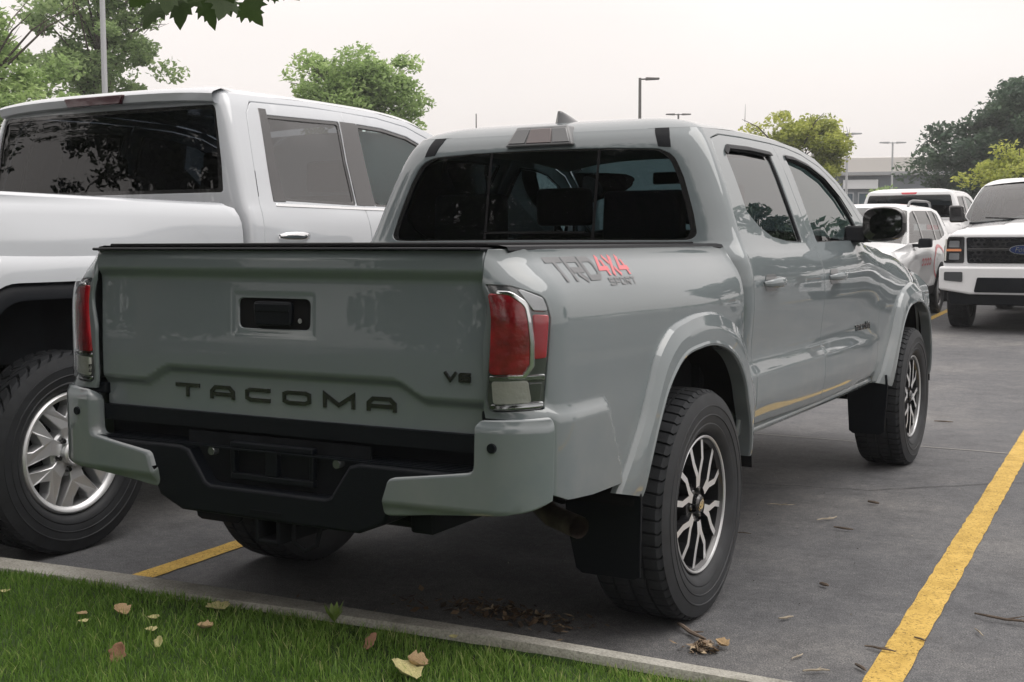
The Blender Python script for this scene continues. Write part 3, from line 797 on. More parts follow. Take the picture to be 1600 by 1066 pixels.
    base = np.array(base); lam = 1-(1-np.linspace(0, 1, 22))**1.0
    lam = np.concatenate([np.linspace(0, .3, 14), np.linspace(.3, 1, 14)[1:]])
    cen = np.stack([0*base[:, 0], np.clip(base[:, 1], 1.0, 1.35), 0*base[:, 0]], -1)
    P = np.zeros((len(base), len(lam), 3))
    for j, l in enumerate(lam):
        q = base + (cen-base)*l; front = sstep(1.5, 1.95, base[:, 1])
        ztop = 1.763 - .015*front
        h = (1-(1-l)**7.5)*(1-front*.0) 
        q[:, 2] = base[:, 2] + (ztop-base[:, 2])*h*.62 + (ztop-base[:, 2])*.38*(1-(1-l)**2)
        P[:, j] = q
    grid('roof', P, PAINT, root, angle=80, close_u=True, hint=(0, 0, 1))
    # high-mounted brake lamp, antenna
    yq = float(cab_yr(1.66))
    hs = MB(); 
    hs.prism([(-.155, 1.640), (.155, 1.640), (.115, 1.722), (-.115, 1.722)], 1, yq-.030, yq+.12)
    hs.xf(lambda p: (p[0], p[1] + (p[2]-1.640)*.42, p[2]))
    hb = hs.build('brake_lamp_housing', DECAL_L, root, bevel=.008)
    def trap(n_, x0, x1, m_, z0=1.652, z1=1.712):
        s0 = 1-(z0-1.64)/.082*.258; s1 = 1-(z1-1.64)/.082*.258
        mb = MB().prism([(x0*s0, z0), (x1*s0, z0), (x1*s1, z1), (x0*s1, z1)], 1, yq-.0335, yq-.02).xf(lambda p: (p[0], p[1] + (p[2]-1.640)*.42, p[2])); mb.build(n_, m_, hb, bevel=.003)
    trap('brake_lens', -.060, .060, mat('smoked_red_lens', (.10, .075, .075), rough=.1, coat=1.)); trap('cargo_lens', -.145, -.064, SMOKE); trap('cargo_lens', .064, .145, SMOKE)
    fin = MB(); prof = [(0, 1.0), (.02, .95), (.055, .75), (.09, .45), (.12, .18), (.15, .02)]
    rows = []
    for k in range(9):
        t = k/8; hgt = .066*t; rows.append([])
        y0 = -.008 + .012*t; ln = .21*(1-t**1.8)+.025; hw_ = .034*(1-t)**.8 + .008
        for a in range(14):
            A = 2*math.pi*a/14; rows[-1].append((hw_*math.sin(A), .655 + y0 + ln*(.5-.5*math.cos(A)), 1.728 + hgt))
    rows.append([(0, .672, 1.796)]*14)
    P = np.array(rows); P = np.concatenate([P, P[:, :1]], 1)
    grid('roof_antenna', P, DARKFIN, root, angle=60, hint=None)
    # ---- tailgate
    def tg(x, z):
        x = np.asarray(x, float); z = np.asarray(z, float); ax = np.abs(x)
        zr = .826 + .046*sstep(.535, .415, ax)
        y = YT + .012*(ax/.72)**2
        y = y + .017*sstep(1.188, 1.150, z)*1.0            # under the top lip the sheet falls back
        y = y - .006*sstep(1.15, .90, z)
        y = y + .018*sstep(zr+.018, zr-.014, z)
        y = y + .008*sstep(1.216, 1.238, z)
        hx, hz = np.abs(x) - .142, np.abs(z-1.054) - .052   # shallow dish round the handle
        y = y + .0015*sstep(.016, .0, np.maximum(hx, hz))
        return np.stack([x, y, z], -1)
    to = [(-.709, 1.2385), (-.709, 1.15), (-.710, 1.0), (-.709, .85), (-.707, .748)]
    to = to + [(-x, z) for x, z in to[::-1]]
    hh = rpoly([(-.135, 1.008), (.135, 1.008), (.137, 1.100), (-.137, 1.100)], .022)
    gate = panel('tailgate', tg, rpoly([(*p, .008) for p in to]), PAINT, root, holes=[hh], step=.0095, hint=(0, -1, 0))
    dish = [tuple(np.array((0, 1.054)) + (np.array(p)-np.array((0, 1.054)))*.985) for p in hh]
    hd = panel('tailgate_handle', lambda x, z: tg(x, z) + np.array((0, .008, 0)), dish, MATTEB, gate, step=.03, hint=(0, -1, 0), rim=.03)
    MB().prism(rpoly([(-.062, 1.020), (.070, 1.020), (.074, 1.090), (-.066, 1.090)], .012), 1, YT+.004, YT+.022).build('handle_grip', BLACK, hd, bevel=.005)
    MB().box(-.060, .068, YT+.001, YT+.006, 1.060, 1.084).build('camera_bar', BLACK, hd, bevel=.003)
    MB().lathe([(0, 0), (0, .0075), (.01, .0075)], 16, axis=1).xf(lambda p: (p[0]+.103, p[1]+YT+.009, p[2]+1.036)).build('key_lock', CHROME, hd)
    def tp(u, v, h):
        q = tg(np.array([u]), np.array([v]))[0]; return (q[0], q[1]-h, q[2])
    LX = [(-.405, .10), (-.262, .098), (-.122, .096), (.020, .104), (.168, .112), (.320, .100)]
    for ch, (x, wd) in zip('TACOMA', LX): lettering('letter', [(ch, x, .790, wd, .042, 0)], tp, GLOSSB, gate, depth=.004)
    lettering('engine_badge', [('V', .585, .888, .042, .026, 0), ('6', .632, .888, .036, .026, 0)], tp, GLOSSB, gate, depth=.006)
    MB().box(-.715, .715, YT-.006, YT+.10, 1.2365, 1.2455).build('tailgate_cap', BLACK, root, bevel=.004)
    # ---- tonneau cover
    tn = MB().box(-.70, .70, YT+.055, .385, 1.246, 1.258); tn.build('bed_cover', MATTEB, root, bevel=.004)
    # ---- rear bumper
    XB, RB = .74, .19; LB = RB*math.pi/2
    def bm_(u, z):
        u = np.asarray(u, float); z = np.asarray(z, float); th = np.clip((u-XB)/RB, 0, math.pi/2)
        low = .022*sstep(.565, .525, z) + .012*sstep(.775, .80, z)
        x = np.where(u <= XB, u, np.where(u < XB+LB, XB + RB*np.sin(th), XB+RB)) - low*np.clip((u-XB)/LB, 0, 1)*.8
        y = np.where(u <= XB, YB + .03*(u/.74)**2, np.where(u < XB+LB, YB + .03 + RB*(1-np.cos(th)), YB + .03 + RB + (u-XB-LB))) + low*np.clip(1-(u-XB)/LB, 0, 1)
        return np.stack([x, y, z], -1)
    bo = [(.718, .795, .018), (.714, .652, .03), (.452, .617, .02), (.418, .520, .012), (.60, .534), (.80, .552), (.88, .572), (.928, .59), (.934, .80, .012)]
    for mir in (False, True):
        bp = panel('bumper_corner', bm_, rpoly(bo, .0), PAINT, root, step=.018, hint=(.4, -.8, 0), mirror=mir, rim=.06, lip=.006)
        sg = -1 if mir else 1
        MB().lathe([(0, 0), (0, .0125), (.004, .0135), (.01, .0135)], 20, axis=1).xf(lambda p: (p[0]+sg*.765, p[1]+YB+.0265, p[2]+.728)).build('parking_sensor', BLACK, bp)
        # filler between lamp and bumper
        MB().box(sg*.70 if sg > 0 else -.83, .83 if sg > 0 else -.70, YB+.09, Y0B+.04, .780, .815).build('corner_filler', BLACK, root, bevel=.004)
    ub = [(-.716, .650), (-.335, .650), (-.300, .640), (-.235, .548), (-.215, .540), (.215, .540), (.235, .548), (.300, .640), (.335, .650), (.716, .650), (.716, .60), (.47, .585), (.42, .49), (.33, .452), (-.33, .452), (-.42, .49), (-.47, .585), (-.716, .60)]
    bb = MB().prism(ub, 1, YB+.036, YB+.17).build('bumper_step', BLACK, root, bevel=.010, seg=3)
    MB().box(-.34, .34, YB+.085, YB+.095, .50, .69).build('plate_recess', UNDER, bb)
    # plate holder: four bars and a middle bar
    pf = MB()
    for a in ((-.155, .155, .655, .672), (-.155, .155, .560, .578), (-.155, -.140, .578, .655), (.140, .155, .578, .655), (-.022, .022, .578, .655)):
        pf.box(a[0], a[1], YB+.062, YB+.084, a[2], a[3])
    pf.build('plate_holder', BLACK, bb, bevel=.003)
    for sx in (-.235, .235):
        MB().lathe([(0, 0), (0, .012), (.008, .016), (.02, .016)], 20, axis=1).xf(lambda p: (p[0]+sx, p[1]+YB+.066, p[2]+.635)).build('plate_lamp', SMOKE, bb)
    tread = MB()
    for k in range(5): tread.box(-.69, .69, YB+.048+k*.020, YB+.058+k*.020, .650, .6545)
    tread.build('step_ribs', BLACK, bb)
    MB().box(-.72, .72, YB+.14, YB+.16, .60, .79).build('bed_end_panel', UNDER, root)
    MB().box(-.70, .70, YT+.015, YT+.035, .700, .748).build('gate_seal', BLACK, root)
    # hitch receiver
    hr = MB()
    for a in ((-.045, -.033, .385, .470), (.033, .045, .385, .470), (-.033, .033, .385, .397), (-.033, .033, .458, .470)): hr.box(a[0], a[1], YB+.04, YB+.30, a[2], a[3])
    hit = hr.build('hitch_receiver', UNDER, root, bevel=.003)
    MB().box(-.06, .06, YB+.034, YB+.05, .470, .482).build('hitch_collar', UNDER, hit)
    MB().tube([(-.40, YB+.22, .47), (.40, YB+.22, .47)], .03, 10).build('hitch_tube', UNDER, root)
    lp = MB(); lp.tube([(.075, YB+.07, .45), (.085, YB+.06, .395), (.125, YB+.06, .375), (.165, YB+.06, .395), (.175, YB+.07, .45)], .008, 8); lp.build('chain_loop', UNDER, hit)
    # ---- underbody
    for sx in (-.46, .46): MB().box(sx-.04, sx+.04, YB+.16, 4.0, .44, .56).build('frame_rail', UNDER, root, bevel=.01)
    MB().tube([(-.80, AX[0], .385), (-.15, AX[0], .385), (-.06, AX[0], .385), (.10, AX[0], .385), (.18, AX[0], .385), (.80, AX[0], .385)], [.042, .045, .13, .13, .045, .042], 14).build('rear_axle', UNDER, root)
    MB().tube([(-.80, AX[1], .385), (.80, AX[1], .385)], .04, 10).build('front_axle', UNDER, root)
    for sx in (-.56, .56):
        MB().tube([(sx, -.75, .56), (sx, -.40, .44), (sx, AX[0], .39), (sx, .35, .44), (sx, .70, .52)], .028, 8).build('leaf_spring', UNDER, root)
    MB().tube([(.30, 1.2, .42), (.36, .6, .44), (.40, -.2, .50), (.52, -.55, .47), (.66, -.66, .435), (.79, -.74, .43)], .034, 14, cap=False).build('exhaust_pipe', STEEL, root)
    MB().lathe([(-.12, .0), (-.12, .31), (-.10, .37), (0, .385), (.10, .37), (.12, .31), (.12, 0)], 40, axis=2).xf(lambda p: (p[0], p[1]-.66, p[2]+.60)).build('spare_tyre', RUBBER, root)
    MB().box(-.70, .70, YT+.06, .34, .70, .74).build('bed_floor', UNDER, root)
    MB().box(-.72, .72, YT+.05, YT+.075, .74, 1.22).build('tailgate_inner', UNDER, root)
    for sx in (-.73, .70): MB().box(sx, sx+.03, YT+.06, .34, .72, 1.20).build('bed_inner_wall', UNDER, root)
    MB().box(-.76, .76, .30, .34, .56, 1.20).build('bed_front_wall', UNDER, root)
    MB().box(-.80, .80, .46, 2.45, .50, .56).build('cab_floor', UNDER, root)
    for sx in (-1, 1):
        MB().box(min(sx*.78, sx*.80), max(sx*.78, sx*.80), .47, 2.42, .55, 1.20).build('door_inner', MATTEB, root)
        for ay in AX:      # wheel-arch liners
            P = []
            for t in np.linspace(2, 172, 22):
                A = R(t); P.append([(sx*xx, ay + .545*math.cos(A), .40 + .545*math.sin(A)) for xx in (.90, .70, .52)])
            grid('wheel_arch_liner', np.array(P), MATTEB, root, hint=None)
    MB().box(-.78, .78, 2.45, 2.49, .50, 1.20).build('firewall', MATTEB, root)
    MB().box(-.50, .50, 2.6, 3.9, .42, .95).build('engine_bay', MATTEB, root)
    # mud flaps
    for sx in (-1, 1):
        fl = [(.655, .53), (.905, .545), (.912, .50), (.895, .245), (.875, .235), (.700, .235), (.680, .25), (.655, .40)]
        MB().prism([(sx*a, b) for a, b in fl], 1, -.575, -.563).xf(lambda p: (p[0], p[1] + (p[2]-.54)*-.12, p[2])).build('mud_flap', BLACK, root, bevel=.003)
        fl2 = [(.69, .50), (.90, .56), (.905, .50), (.885, .25), (.86, .235), (.72, .235), (.70, .25)]
        MB().prism([(sx*a, b) for a, b in fl2], 1, AX[1]-.585, AX[1]-.572).xf(lambda p: (p[0], p[1] + (p[2]-.54)*-.10, p[2])).build('mud_flap', BLACK, root, bevel=.003)
    # ---- hood, windscreen, nose
    rows = []
    for y in np.linspace(2.46, 4.02, 22):
        zt = float(pch([2.44, 2.7, 3.0, 3.3, 3.6, 3.85, 4.02], [1.236, 1.232, 1.205, 1.17, 1.12, 1.05, .97])(y)); xe = float(TAB_T(np.array([y]), np.array([zt]))[0])
        hc = .075*float(sstep(4.05, 3.6, y)) + .01
        rows.append([(xe*a, y, zt + hc*(1-abs(a)**2.6)) for a in np.linspace(-1, 1, 21)])
    grid('hood', np.array(rows), PAINT, root, angle=60, hint=(0, 0, 1))
    rows = []
    for t in np.linspace(0, 1, 9):
        y = 2.65 - .62*t; z = float(roof_z0(y)); xe = float(TAB_T(np.array([y]), np.array([z]))[0]) - .01
        rows.append([(xe*a, y + .10*(1-a*a), z + .03*(1-a*a)) for a in np.linspace(-1, 1, 15)])
    grid('windscreen', np.array(rows), GL_LITE, root, hint=(0, 1, 1))
    nose = MB().prism([(-.80, .50), (.80, .50), (.83, .75), (.66, 1.0), (-.66, 1.0), (-.83, .75)], 1, 3.94, 4.10).build('front_fascia', PAINT, root, bevel=.05, seg=3)
    MB().prism([(-.48, .60), (.48, .60), (.55, .95), (-.55, .95)], 1, 4.10, 4.115).build('grille', BLACK, nose)
    for sx in (-1, 1): MB().prism([(sx*.57, .84), (sx*.80, .80), (sx*.78, .90), (sx*.60, .95)], 1, 4.07, 4.112).build('headlight', CLEARL, nose)
    # ---- mirrors
    for sg in (1, -1):
        V = []; rows = []
        cx, cy, cz = .985, 2.16, 1.338
        for k in range(13):
            t = k/12*math.pi; yy = cy - .045*math.cos(t); sc = math.sin(t)**.42 if 0 < k < 12 else 0.
            if k == 0: sc = .90; yy = cy - .046
            row = []
            for a in range(28):
                A = 2*math.pi*a/28; ca, sa = math.cos(A), math.sin(A)
                ex = .100*abs(ca)**.55*(1 if ca > 0 else -1); ez = .085*abs(sa)**.6*(1 if sa > 0 else -1)
                ez *= (1 - .18*(ca > 0)*ca)
                row.append((sg*(cx + ex*sc), yy + .02*ex/.1, cz + ez*sc + .10*ex*.35))
            rows.append(row)
        P = np.array(rows); P = np.concatenate([P, P[:, :1]], 1)
        mr = grid('door_mirror', P, GLOSSB, root, angle=60)
        rim = []
        for a in range(28):
            A = 2*math.pi*a/28; ca, sa = math.cos(A), math.sin(A)
            ex = .100*abs(ca)**.55*(1 if ca > 0 else -1)*.84; ez = .085*abs(sa)**.6*(1 if sa > 0 else -1)*.84*(1-.18*(ca > 0)*ca)
            rim.append((sg*(cx+ex), cy-.0475+.02*ex/.1, cz+ez+.035*ex))
        mobj('mirror_glass', rim, [tuple(range(28))], MIRR, mr, smooth=False)
        MB().prism([(2.10, 1.25), (2.26, 1.25), (2.23, 1.33), (2.13, 1.33)], 0, .80, .91).xf(lambda p: (sg*p[0], p[1], p[2])).build('mirror_arm', BLACK, mr, bevel=.012)
    # ---- stickers and badges
    st = []
    def sp(y, z, h): return sidept(y, z, h)
    for sgn in (1,):
        y0 = -.990
        lettering('decal_name', [('T', y0, 1.152, .088, .066, 0), ('R', y0+.093, 1.152, .082, .066, 0), ('D', y0+.181, 1.152, .082, .066, 0)], sp, DECAL_G, root)
        lettering('decal_drive', [('4', y0+.272, 1.163, .066, .055, 0), ('X', y0+.342, 1.163, .062, .055, 0), ('4', y0+.408, 1.163, .066, .055, 0)], sp, DECAL_R, root)
        lettering('decal_trim', [(ch, y0+.292+.037*k, 1.135, .030, .022, 0) for k, ch in enumerate('SPORT')], sp, DECAL_L, root)
    # badge on the front door
    lettering('door_badge', [(ch, 2.05+.047*k, .826, .036, .028, 0) for k, ch in enumerate('TACOMA')], sp, GLOSSB, root, depth=.004)
    # ---- cabin
    def seat(x, y, wd, hd=True, zb=.62):
        s = MB(); s.prism(rpoly([(y-.06, zb+.10), (y+.10, zb+.10), (y-.02, 1.30), (y-.12, 1.30)], .03), 0, x-wd/2, x+wd/2)
        s.prism(rpoly([(y-.02, zb), (y+.50, zb), (y+.50, zb+.16), (y-.02, zb+.13)], .03), 0, x-wd/2, x+wd/2)
        o = s.build('seat', SEAT, root, bevel=.04, seg=3)
        if hd:
            hb = MB().prism(rpoly([(y-.14, 1.335), (y-.03, 1.335), (y-.05, 1.515), (y-.14, 1.515)], .03), 0, x-.135, x+.135).build('headrest', SEAT, o, bevel=.035, seg=3)
            for d in (-.05, .05): MB().tube([(x+d, y-.09, 1.29), (x+d, y-.09, 1.35)], .007, 6).build('headrest_post', STEEL, hb)
    seat(-.38, 1.55, .52); seat(.38, 1.55, .52)
    b = MB(); b.prism(rpoly([(.56, .70), (.72, .70), (.62, 1.26), (.54, 1.26)], .03), 0, -.66, .66); b.prism(rpoly([(.60, .62), (1.06, .62), (1.06, .80), (.60, .76)], .03), 0, -.66, .66)
    bs = b.build('rear_bench', SEAT, root, bevel=.03, seg=3)
    for x in (-.40, .40): MB().prism(rpoly([(.57, 1.25), (.67, 1.25), (.66, 1.46), (.585, 1.46)], .03), 0, x-.165, x+.165).build('headrest', SEAT, bs, bevel=.045, seg=4)
    MB().prism(rpoly([(2.05, .80), (2.46, .80), (2.46, 1.24), (2.22, 1.26), (2.06, 1.16)], .04), 0, -.78, .78).build('dashboard', SEAT, root, bevel=.02)
    MB().tube([(-.38 + .185*math.cos(t*math.pi/12), 1.98 - .07*math.sin(t*math.pi/12), 1.14 + .165*math.sin(t*math.pi/12)) for t in range(25)], .016, 8).build('steering_wheel', SEAT, root)
    MB().box(-.12, .12, 1.92, 1.95, 1.545, 1.605).build('inside_mirror', SEAT, root, bevel=.01)
    rows = []
    for y in np.linspace(.58, 1.92, 8): rows.append([(a*.60, y, 1.70 - .05*abs(a)**3 - .03*float(sstep(1.5, 1.95, y))) for a in np.linspace(-1, 1, 9)])
    grid('headliner', np.array(rows), mat('headliner', (.25, .25, .24), rough=.9), root, hint=(0, 0, -1))
    # ---- wheels
    wp = make_wheel('split', .388, .231, .133, 58)
    set_wheels(wp, root, [(.797, AX[0], .384, .35), (-.797, AX[0], .384, 1.0), (.797, AX[1], .384, .62), (-.797, AX[1], .384, 0)])
    return root
GL_REAR = GL_DARK2 = glass('rear_privacy_glass', (.26, .34, .38), 1.6)
DARKCH = mat('dark_chrome', (.30, .31, .32), rough=.15, metal=1.)
RED3 = mat('lens_core_red', (.34, .010, .015), rough=.1, coat=1.)
GL_LITE2 = glass('front_side_glass', (.26, .33, .33), 2.5)
DARKFIN = mat('antenna_grey', (.045, .05, .055), rough=.4, coat=1.)
tacoma = build_tacoma()
# ---------------------------------------------------------------- ground, kerb, markings, lawn
def node_mat(name, rough=.9):
    m = bpy.data.materials.new(name); m.use_nodes = True
    b = m.node_tree.nodes['Principled BSDF']; b.inputs['Roughness'].default_value = rough; b.inputs['Specular IOR Level'].default_value = .3
    return m, m.node_tree, b
def nn(n, t, **k):
    o = n.nodes.new(t)
    for a, b in k.items(): o.inputs[a].default_value = b
    return o
def ramp(n, src, stops):
    r = n.nodes.new('ShaderNodeValToRGB'); e = r.color_ramp.elements
    while len(e) < len(stops): e.new(.5)
    for i, (p, c) in enumerate(stops): e[i].position = p; e[i].color = (*c, 1)
    n.links.new(src, r.inputs['Fac']); return r
def mixc(n, f, a, b, mode='MIX'):
    m = n.nodes.new('ShaderNodeMix'); m.data_type = 'RGBA'; m.blend_type = mode
    if isinstance(f, (int, float)): m.inputs[0].default_value = f
    else: n.links.new(f, m.inputs[0])
    n.links.new(a, m.inputs[6]); n.links.new(b, m.inputs[7]); return m.outputs[2]

ASPH, n, b = node_mat('worn_asphalt', .72); b.inputs['Specular IOR Level'].default_value = .5
t = n.nodes.new('ShaderNodeTexCoord')
n1 = nn(n, 'ShaderNodeTexNoise', Scale=.55, Detail=5., Roughness=.55); n.links.new(t.outputs['Object'], n1.inputs['Vector'])
n2 = nn(n, 'ShaderNodeTexNoise', Scale=6., Detail=8., Roughness=.7); n.links.new(t.outputs['Object'], n2.inputs['Vector'])
n3 = nn(n, 'ShaderNodeTexNoise', Scale=190., Detail=3., Roughness=.6); n.links.new(t.outputs['Object'], n3.inputs['Vector'])
v1 = nn(n, 'ShaderNodeTexVoronoi', Scale=230.); n.links.new(t.outputs['Object'], v1.inputs['Vector'])
c1 = ramp(n, n1.outputs['Fac'], [(.28, (.056, .058, .063)), (.46, (.086, .088, .093)), (.58, (.116, .116, .117)), (.72, (.160, .157, .152))])
c2 = ramp(n, n2.outputs['Fac'], [(.30, (.68, .68, .69)), (.5, (1, 1, 1)), (.72, (1.32, 1.30, 1.26))])
c3 = ramp(n, n3.outputs['Fac'], [(.32, (.38, .38, .40)), (.50, (.95, .95, .95)), (.60, (1.35, 1.34, 1.32)), (.70, (2.1, 2.06, 2.0))])
n4 = nn(n, 'ShaderNodeTexNoise', Scale=34., Detail=6., Roughness=.75); n.links.new(t.outputs['Object'], n4.inputs['Vector'])
c4 = ramp(n, n4.outputs['Fac'], [(.32, (.70, .70, .71)), (.5, (1, 1, 1)), (.68, (1.35, 1.33, 1.30))])
v2 = nn(n, 'ShaderNodeTexVoronoi', Scale=1.1); n.links.new(t.outputs['Object'], v2.inputs['Vector'])
c5 = ramp(n, v2.outputs['Distance'], [(.03, (.45, .45, .46)), (.12, (1, 1, 1))])
n.links.new(mixc(n, .45, mixc(n, 1., mixc(n, 1., mixc(n, 1., c1.outputs[0], c2.outputs[0], 'MULTIPLY'), c3.outputs[0], 'MULTIPLY'), c4.outputs[0], 'MULTIPLY'), c5.outputs[0], 'MULTIPLY'), b.inputs['Base Color'])
bp = nn(n, 'ShaderNodeBump', Strength=.4, Distance=.004); n.links.new(v1.outputs['Distance'], bp.inputs['Height']); n.links.new(bp.outputs['Normal'], b.inputs['Normal'])
def gz(y): return .35*float(sstep(5., 36., y))          # the far side of the lot lies a little higher
rows = []
for x in (-500, -60, -20, 0, 20, 60, 500): rows.append([(x, y, gz(y)) for y in [-500, -60, 0, 4.9] + list(np.linspace(5, 36.5, 40)) + [60, 200, 1200]])
tag(grid('asphalt_ground', np.array(rows, float), ASPH, None, angle=80, hint=(0, 0, 1)), kind='structure')

LINE, n, b = node_mat('yellow_line_paint', .75)
t = n.nodes.new('ShaderNodeTexCoord')
n1 = nn(n, 'ShaderNodeTexNoise', Scale=9., Detail=8., Roughness=.75); n.links.new(t.outputs['Object'], n1.inputs['Vector'])
n2 = nn(n, 'ShaderNodeTexNoise', Scale=120., Detail=4., Roughness=.7); n.links.new(t.outputs['Object'], n2.inputs['Vector'])
c1 = ramp(n, n1.outputs['Fac'], [(.34, (.42, .27, .055)), (.60, (.60, .40, .10))])
c2 = ramp(n, n2.outputs['Fac'], [(.36, (.25, .24, .22)), (.46, (1, 1, 1))])
n.links.new(mixc(n, 1., c1.outputs[0], c2.outputs[0], 'MULTIPLY'), b.inputs['Base Color'])
bp = nn(n, 'ShaderNodeBump', Strength=.5, Distance=.004); n.links.new(n2.outputs['Fac'], bp.inputs['Height']); n.links.new(bp.outputs['Normal'], b.inputs['Normal'])
def paint_line(x0, y0, x1, y1, wd, label):
    d = Vector((x1-x0, y1-y0)); L = d.length; d.normalize(); s = Vector((-d.y, d.x)); k = int(L/.06); V = []; F = []
    rnd = random.Random(int(abs(x0)*1000))
    for i in range(k+1):
        p = Vector((x0, y0)) + d*L*i/k
        a = p + s*(wd/2 + rnd.uniform(-.004, .003)); c = p - s*(wd/2 + rnd.uniform(-.004, .003))
        V += [(a.x, a.y, .004+gz(a.y)), (c.x, c.y, .004+gz(c.y))]
        if i: F.append((2*i-2, 2*i-1, 2*i+1, 2*i))
    o = mobj('parking_line', V, F, LINE, None, smooth=False); tag(o, kind='structure'); o['label'] = label
    return o
paint_line(-1.105, -.83, -1.36, 4.7, .10, 'yellow parking line between the white truck and the grey truck')
paint_line(1.612, -.86, 1.355, 4.9, .105, 'worn yellow parking line along the right of the grey truck')
paint_line(-3.95, -1.1, -4.2, 4.5, .10, 'yellow parking line beyond the white truck')
paint_line(4.30, -.82, 4.05, 4.8, .105, 'yellow parking line of the next empty bay')
for k, xx in enumerate((-4.05, -1.20, 1.65, 4.60)): paint_line(xx, 12.9, xx-.22, 18.0, .10, 'far yellow parking line beside the parked white vehicles')

# kerb: follows the measured edge of the lot
KX = [-9., -6., -3., -1.46, -.60, .07, .825, 1.46, 3., 6., 12.]; KY = [-2.1, -1.6, -1.14, -.965, -.885, -.852, -.830, -.828, -.86, -1.0, -1.5]
kerb_y = pch(KX, KY)
def kerb_w(x): return .135 - .062*sstep(-.9, .9, x)       # the turf creeps over the kerb towards the right
CONC, n, b = node_mat('kerb_concrete', .9)
t = n.nodes.new('ShaderNodeTexCoord')
n1 = nn(n, 'ShaderNodeTexNoise', Scale=5., Detail=9., Roughness=.7); n.links.new(t.outputs['Object'], n1.inputs['Vector'])
n2 = nn(n, 'ShaderNodeTexNoise', Scale=140., Detail=4., Roughness=.6); n.links.new(t.outputs['Object'], n2.inputs['Vector'])
c1 = ramp(n, n1.outputs['Fac'], [(.3, (.20, .19, .165)), (.45, (.34, .33, .29)), (.6, (.43, .42, .375)), (.75, (.52, .50, .45))])
c2 = ramp(n, n2.outputs['Fac'], [(.3, (.6, .6, .6)), (.55, (1, 1, 1)), (.75, (1.15, 1.14, 1.12))])
n.links.new(mixc(n, 1., c1.outputs[0], c2.outputs[0], 'MULTIPLY'), b.inputs['Base Color'])
bp = nn(n, 'ShaderNodeBump', Strength=.5, Distance=.006); n.links.new(n2.outputs['Fac'], bp.inputs['Height']); n.links.new(bp.outputs['Normal'], b.inputs['Normal'])
rows = []
for x in np.linspace(-9, 12, 240):
    y = float(kerb_y(x)); j = random.uniform(-.003, .003); kw = float(kerb_w(x))
    rows.append([(x, y+.012, -.02), (x, y+.006+j, .10), (x, y-.004+j, .114), (x, y-.018, .120), (x, y-kw, .121), (x, y-kw-.007, .10), (x, y-kw-.007, -.02)])
tag(grid('kerb', np.array(rows), CONC, None, angle=50, hint=(0, 0, 1)), kind='structure')

# lawn sheet behind the kerb
LAWN, n, b = node_mat('lawn_soil', .95)
t = n.nodes.new('ShaderNodeTexCoord')
n1 = nn(n, 'ShaderNodeTexNoise', Scale=14., Detail=8., Roughness=.7); n.links.new(t.outputs['Object'], n1.inputs['Vector'])
c1 = ramp(n, n1.outputs['Fac'], [(.3, (.020, .034, .010)), (.55, (.035, .065, .016)), (.75, (.055, .09, .025))])
n.links.new(c1.outputs[0], b.inputs['Base Color'])
def lawn_z(x, y): return .095 + .018*math.sin(x*1.7+.4)*math.sin(y*2.1) + .004*math.sin(x*9+y*7)
V = []; F = []; ys = [0, -.01, -.05, -.15, -.3, -.5, -.8, -1.2, -1.8, -3, -6, -12, -30]; xs = list(np.linspace(-9, 12, 120))
for x in xs:
    for d in ys:
        y = float(kerb_y(x)) - float(kerb_w(x)) - .005 + d; V.append((x, y, lawn_z(x, y) if d < 0 else .10))
m_ = len(ys)
for i in range(len(xs)-1):
    for j in range(m_-1): F.append((i*m_+j, i*m_+j+1, (i+1)*m_+j+1, (i+1)*m_+j))
tag(mobj('lawn', V, F, LAWN, None), kind='structure')

# grass blades: only where the lawn comes into view, thinner behind the camera
GRASS, n, b = node_mat('grass_blades', .55)
at = n.nodes.new('ShaderNodeAttribute'); at.attribute_name = 'tint'
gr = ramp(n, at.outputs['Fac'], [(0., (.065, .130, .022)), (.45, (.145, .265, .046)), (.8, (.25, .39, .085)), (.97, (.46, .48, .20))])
n.links.new(gr.outputs[0], b.inputs['Base Color'])
tr = n.nodes.new('ShaderNodeBsdfTranslucent'); n.links.new(gr.outputs[0], tr.inputs['Color'])
ms = n.nodes.new('ShaderNodeMixShader'); ms.inputs[0].default_value = .5
n.links.new(b.outputs[0], ms.inputs[1]); n.links.new(tr.outputs[0], ms.inputs[2]); n.links.new(ms.outputs[0], n.nodes['Material Output'].inputs['Surface'])
def fast_mesh(name, V, quads, material, parent=None, attr=None, tris=None):
    me = bpy.data.meshes.new(name); V = np.asarray(V, np.float32)
    me.vertices.add(len(V)); me.vertices.foreach_set('co', V.ravel())
    Q = np.asarray(quads, np.int32); nq = len(Q); k = Q.shape[1]
    me.loops.add(nq*k); me.loops.foreach_set('vertex_index', Q.ravel())
    me.polygons.add(nq); me.polygons.foreach_set('loop_start', np.arange(0, nq*k, k, dtype=np.int32))
    me.polygons.foreach_set('loop_total', np.full(nq, k, np.int32))
    me.materials.append(material); me.update(calc_edges=True)
    if attr is not None:
        a = me.attributes.new('tint', 'FLOAT', 'POINT'); a.data.foreach_set('value', np.asarray(attr, np.float32))
    o = bpy.data.objects.new(name, me); link(o, parent); return o
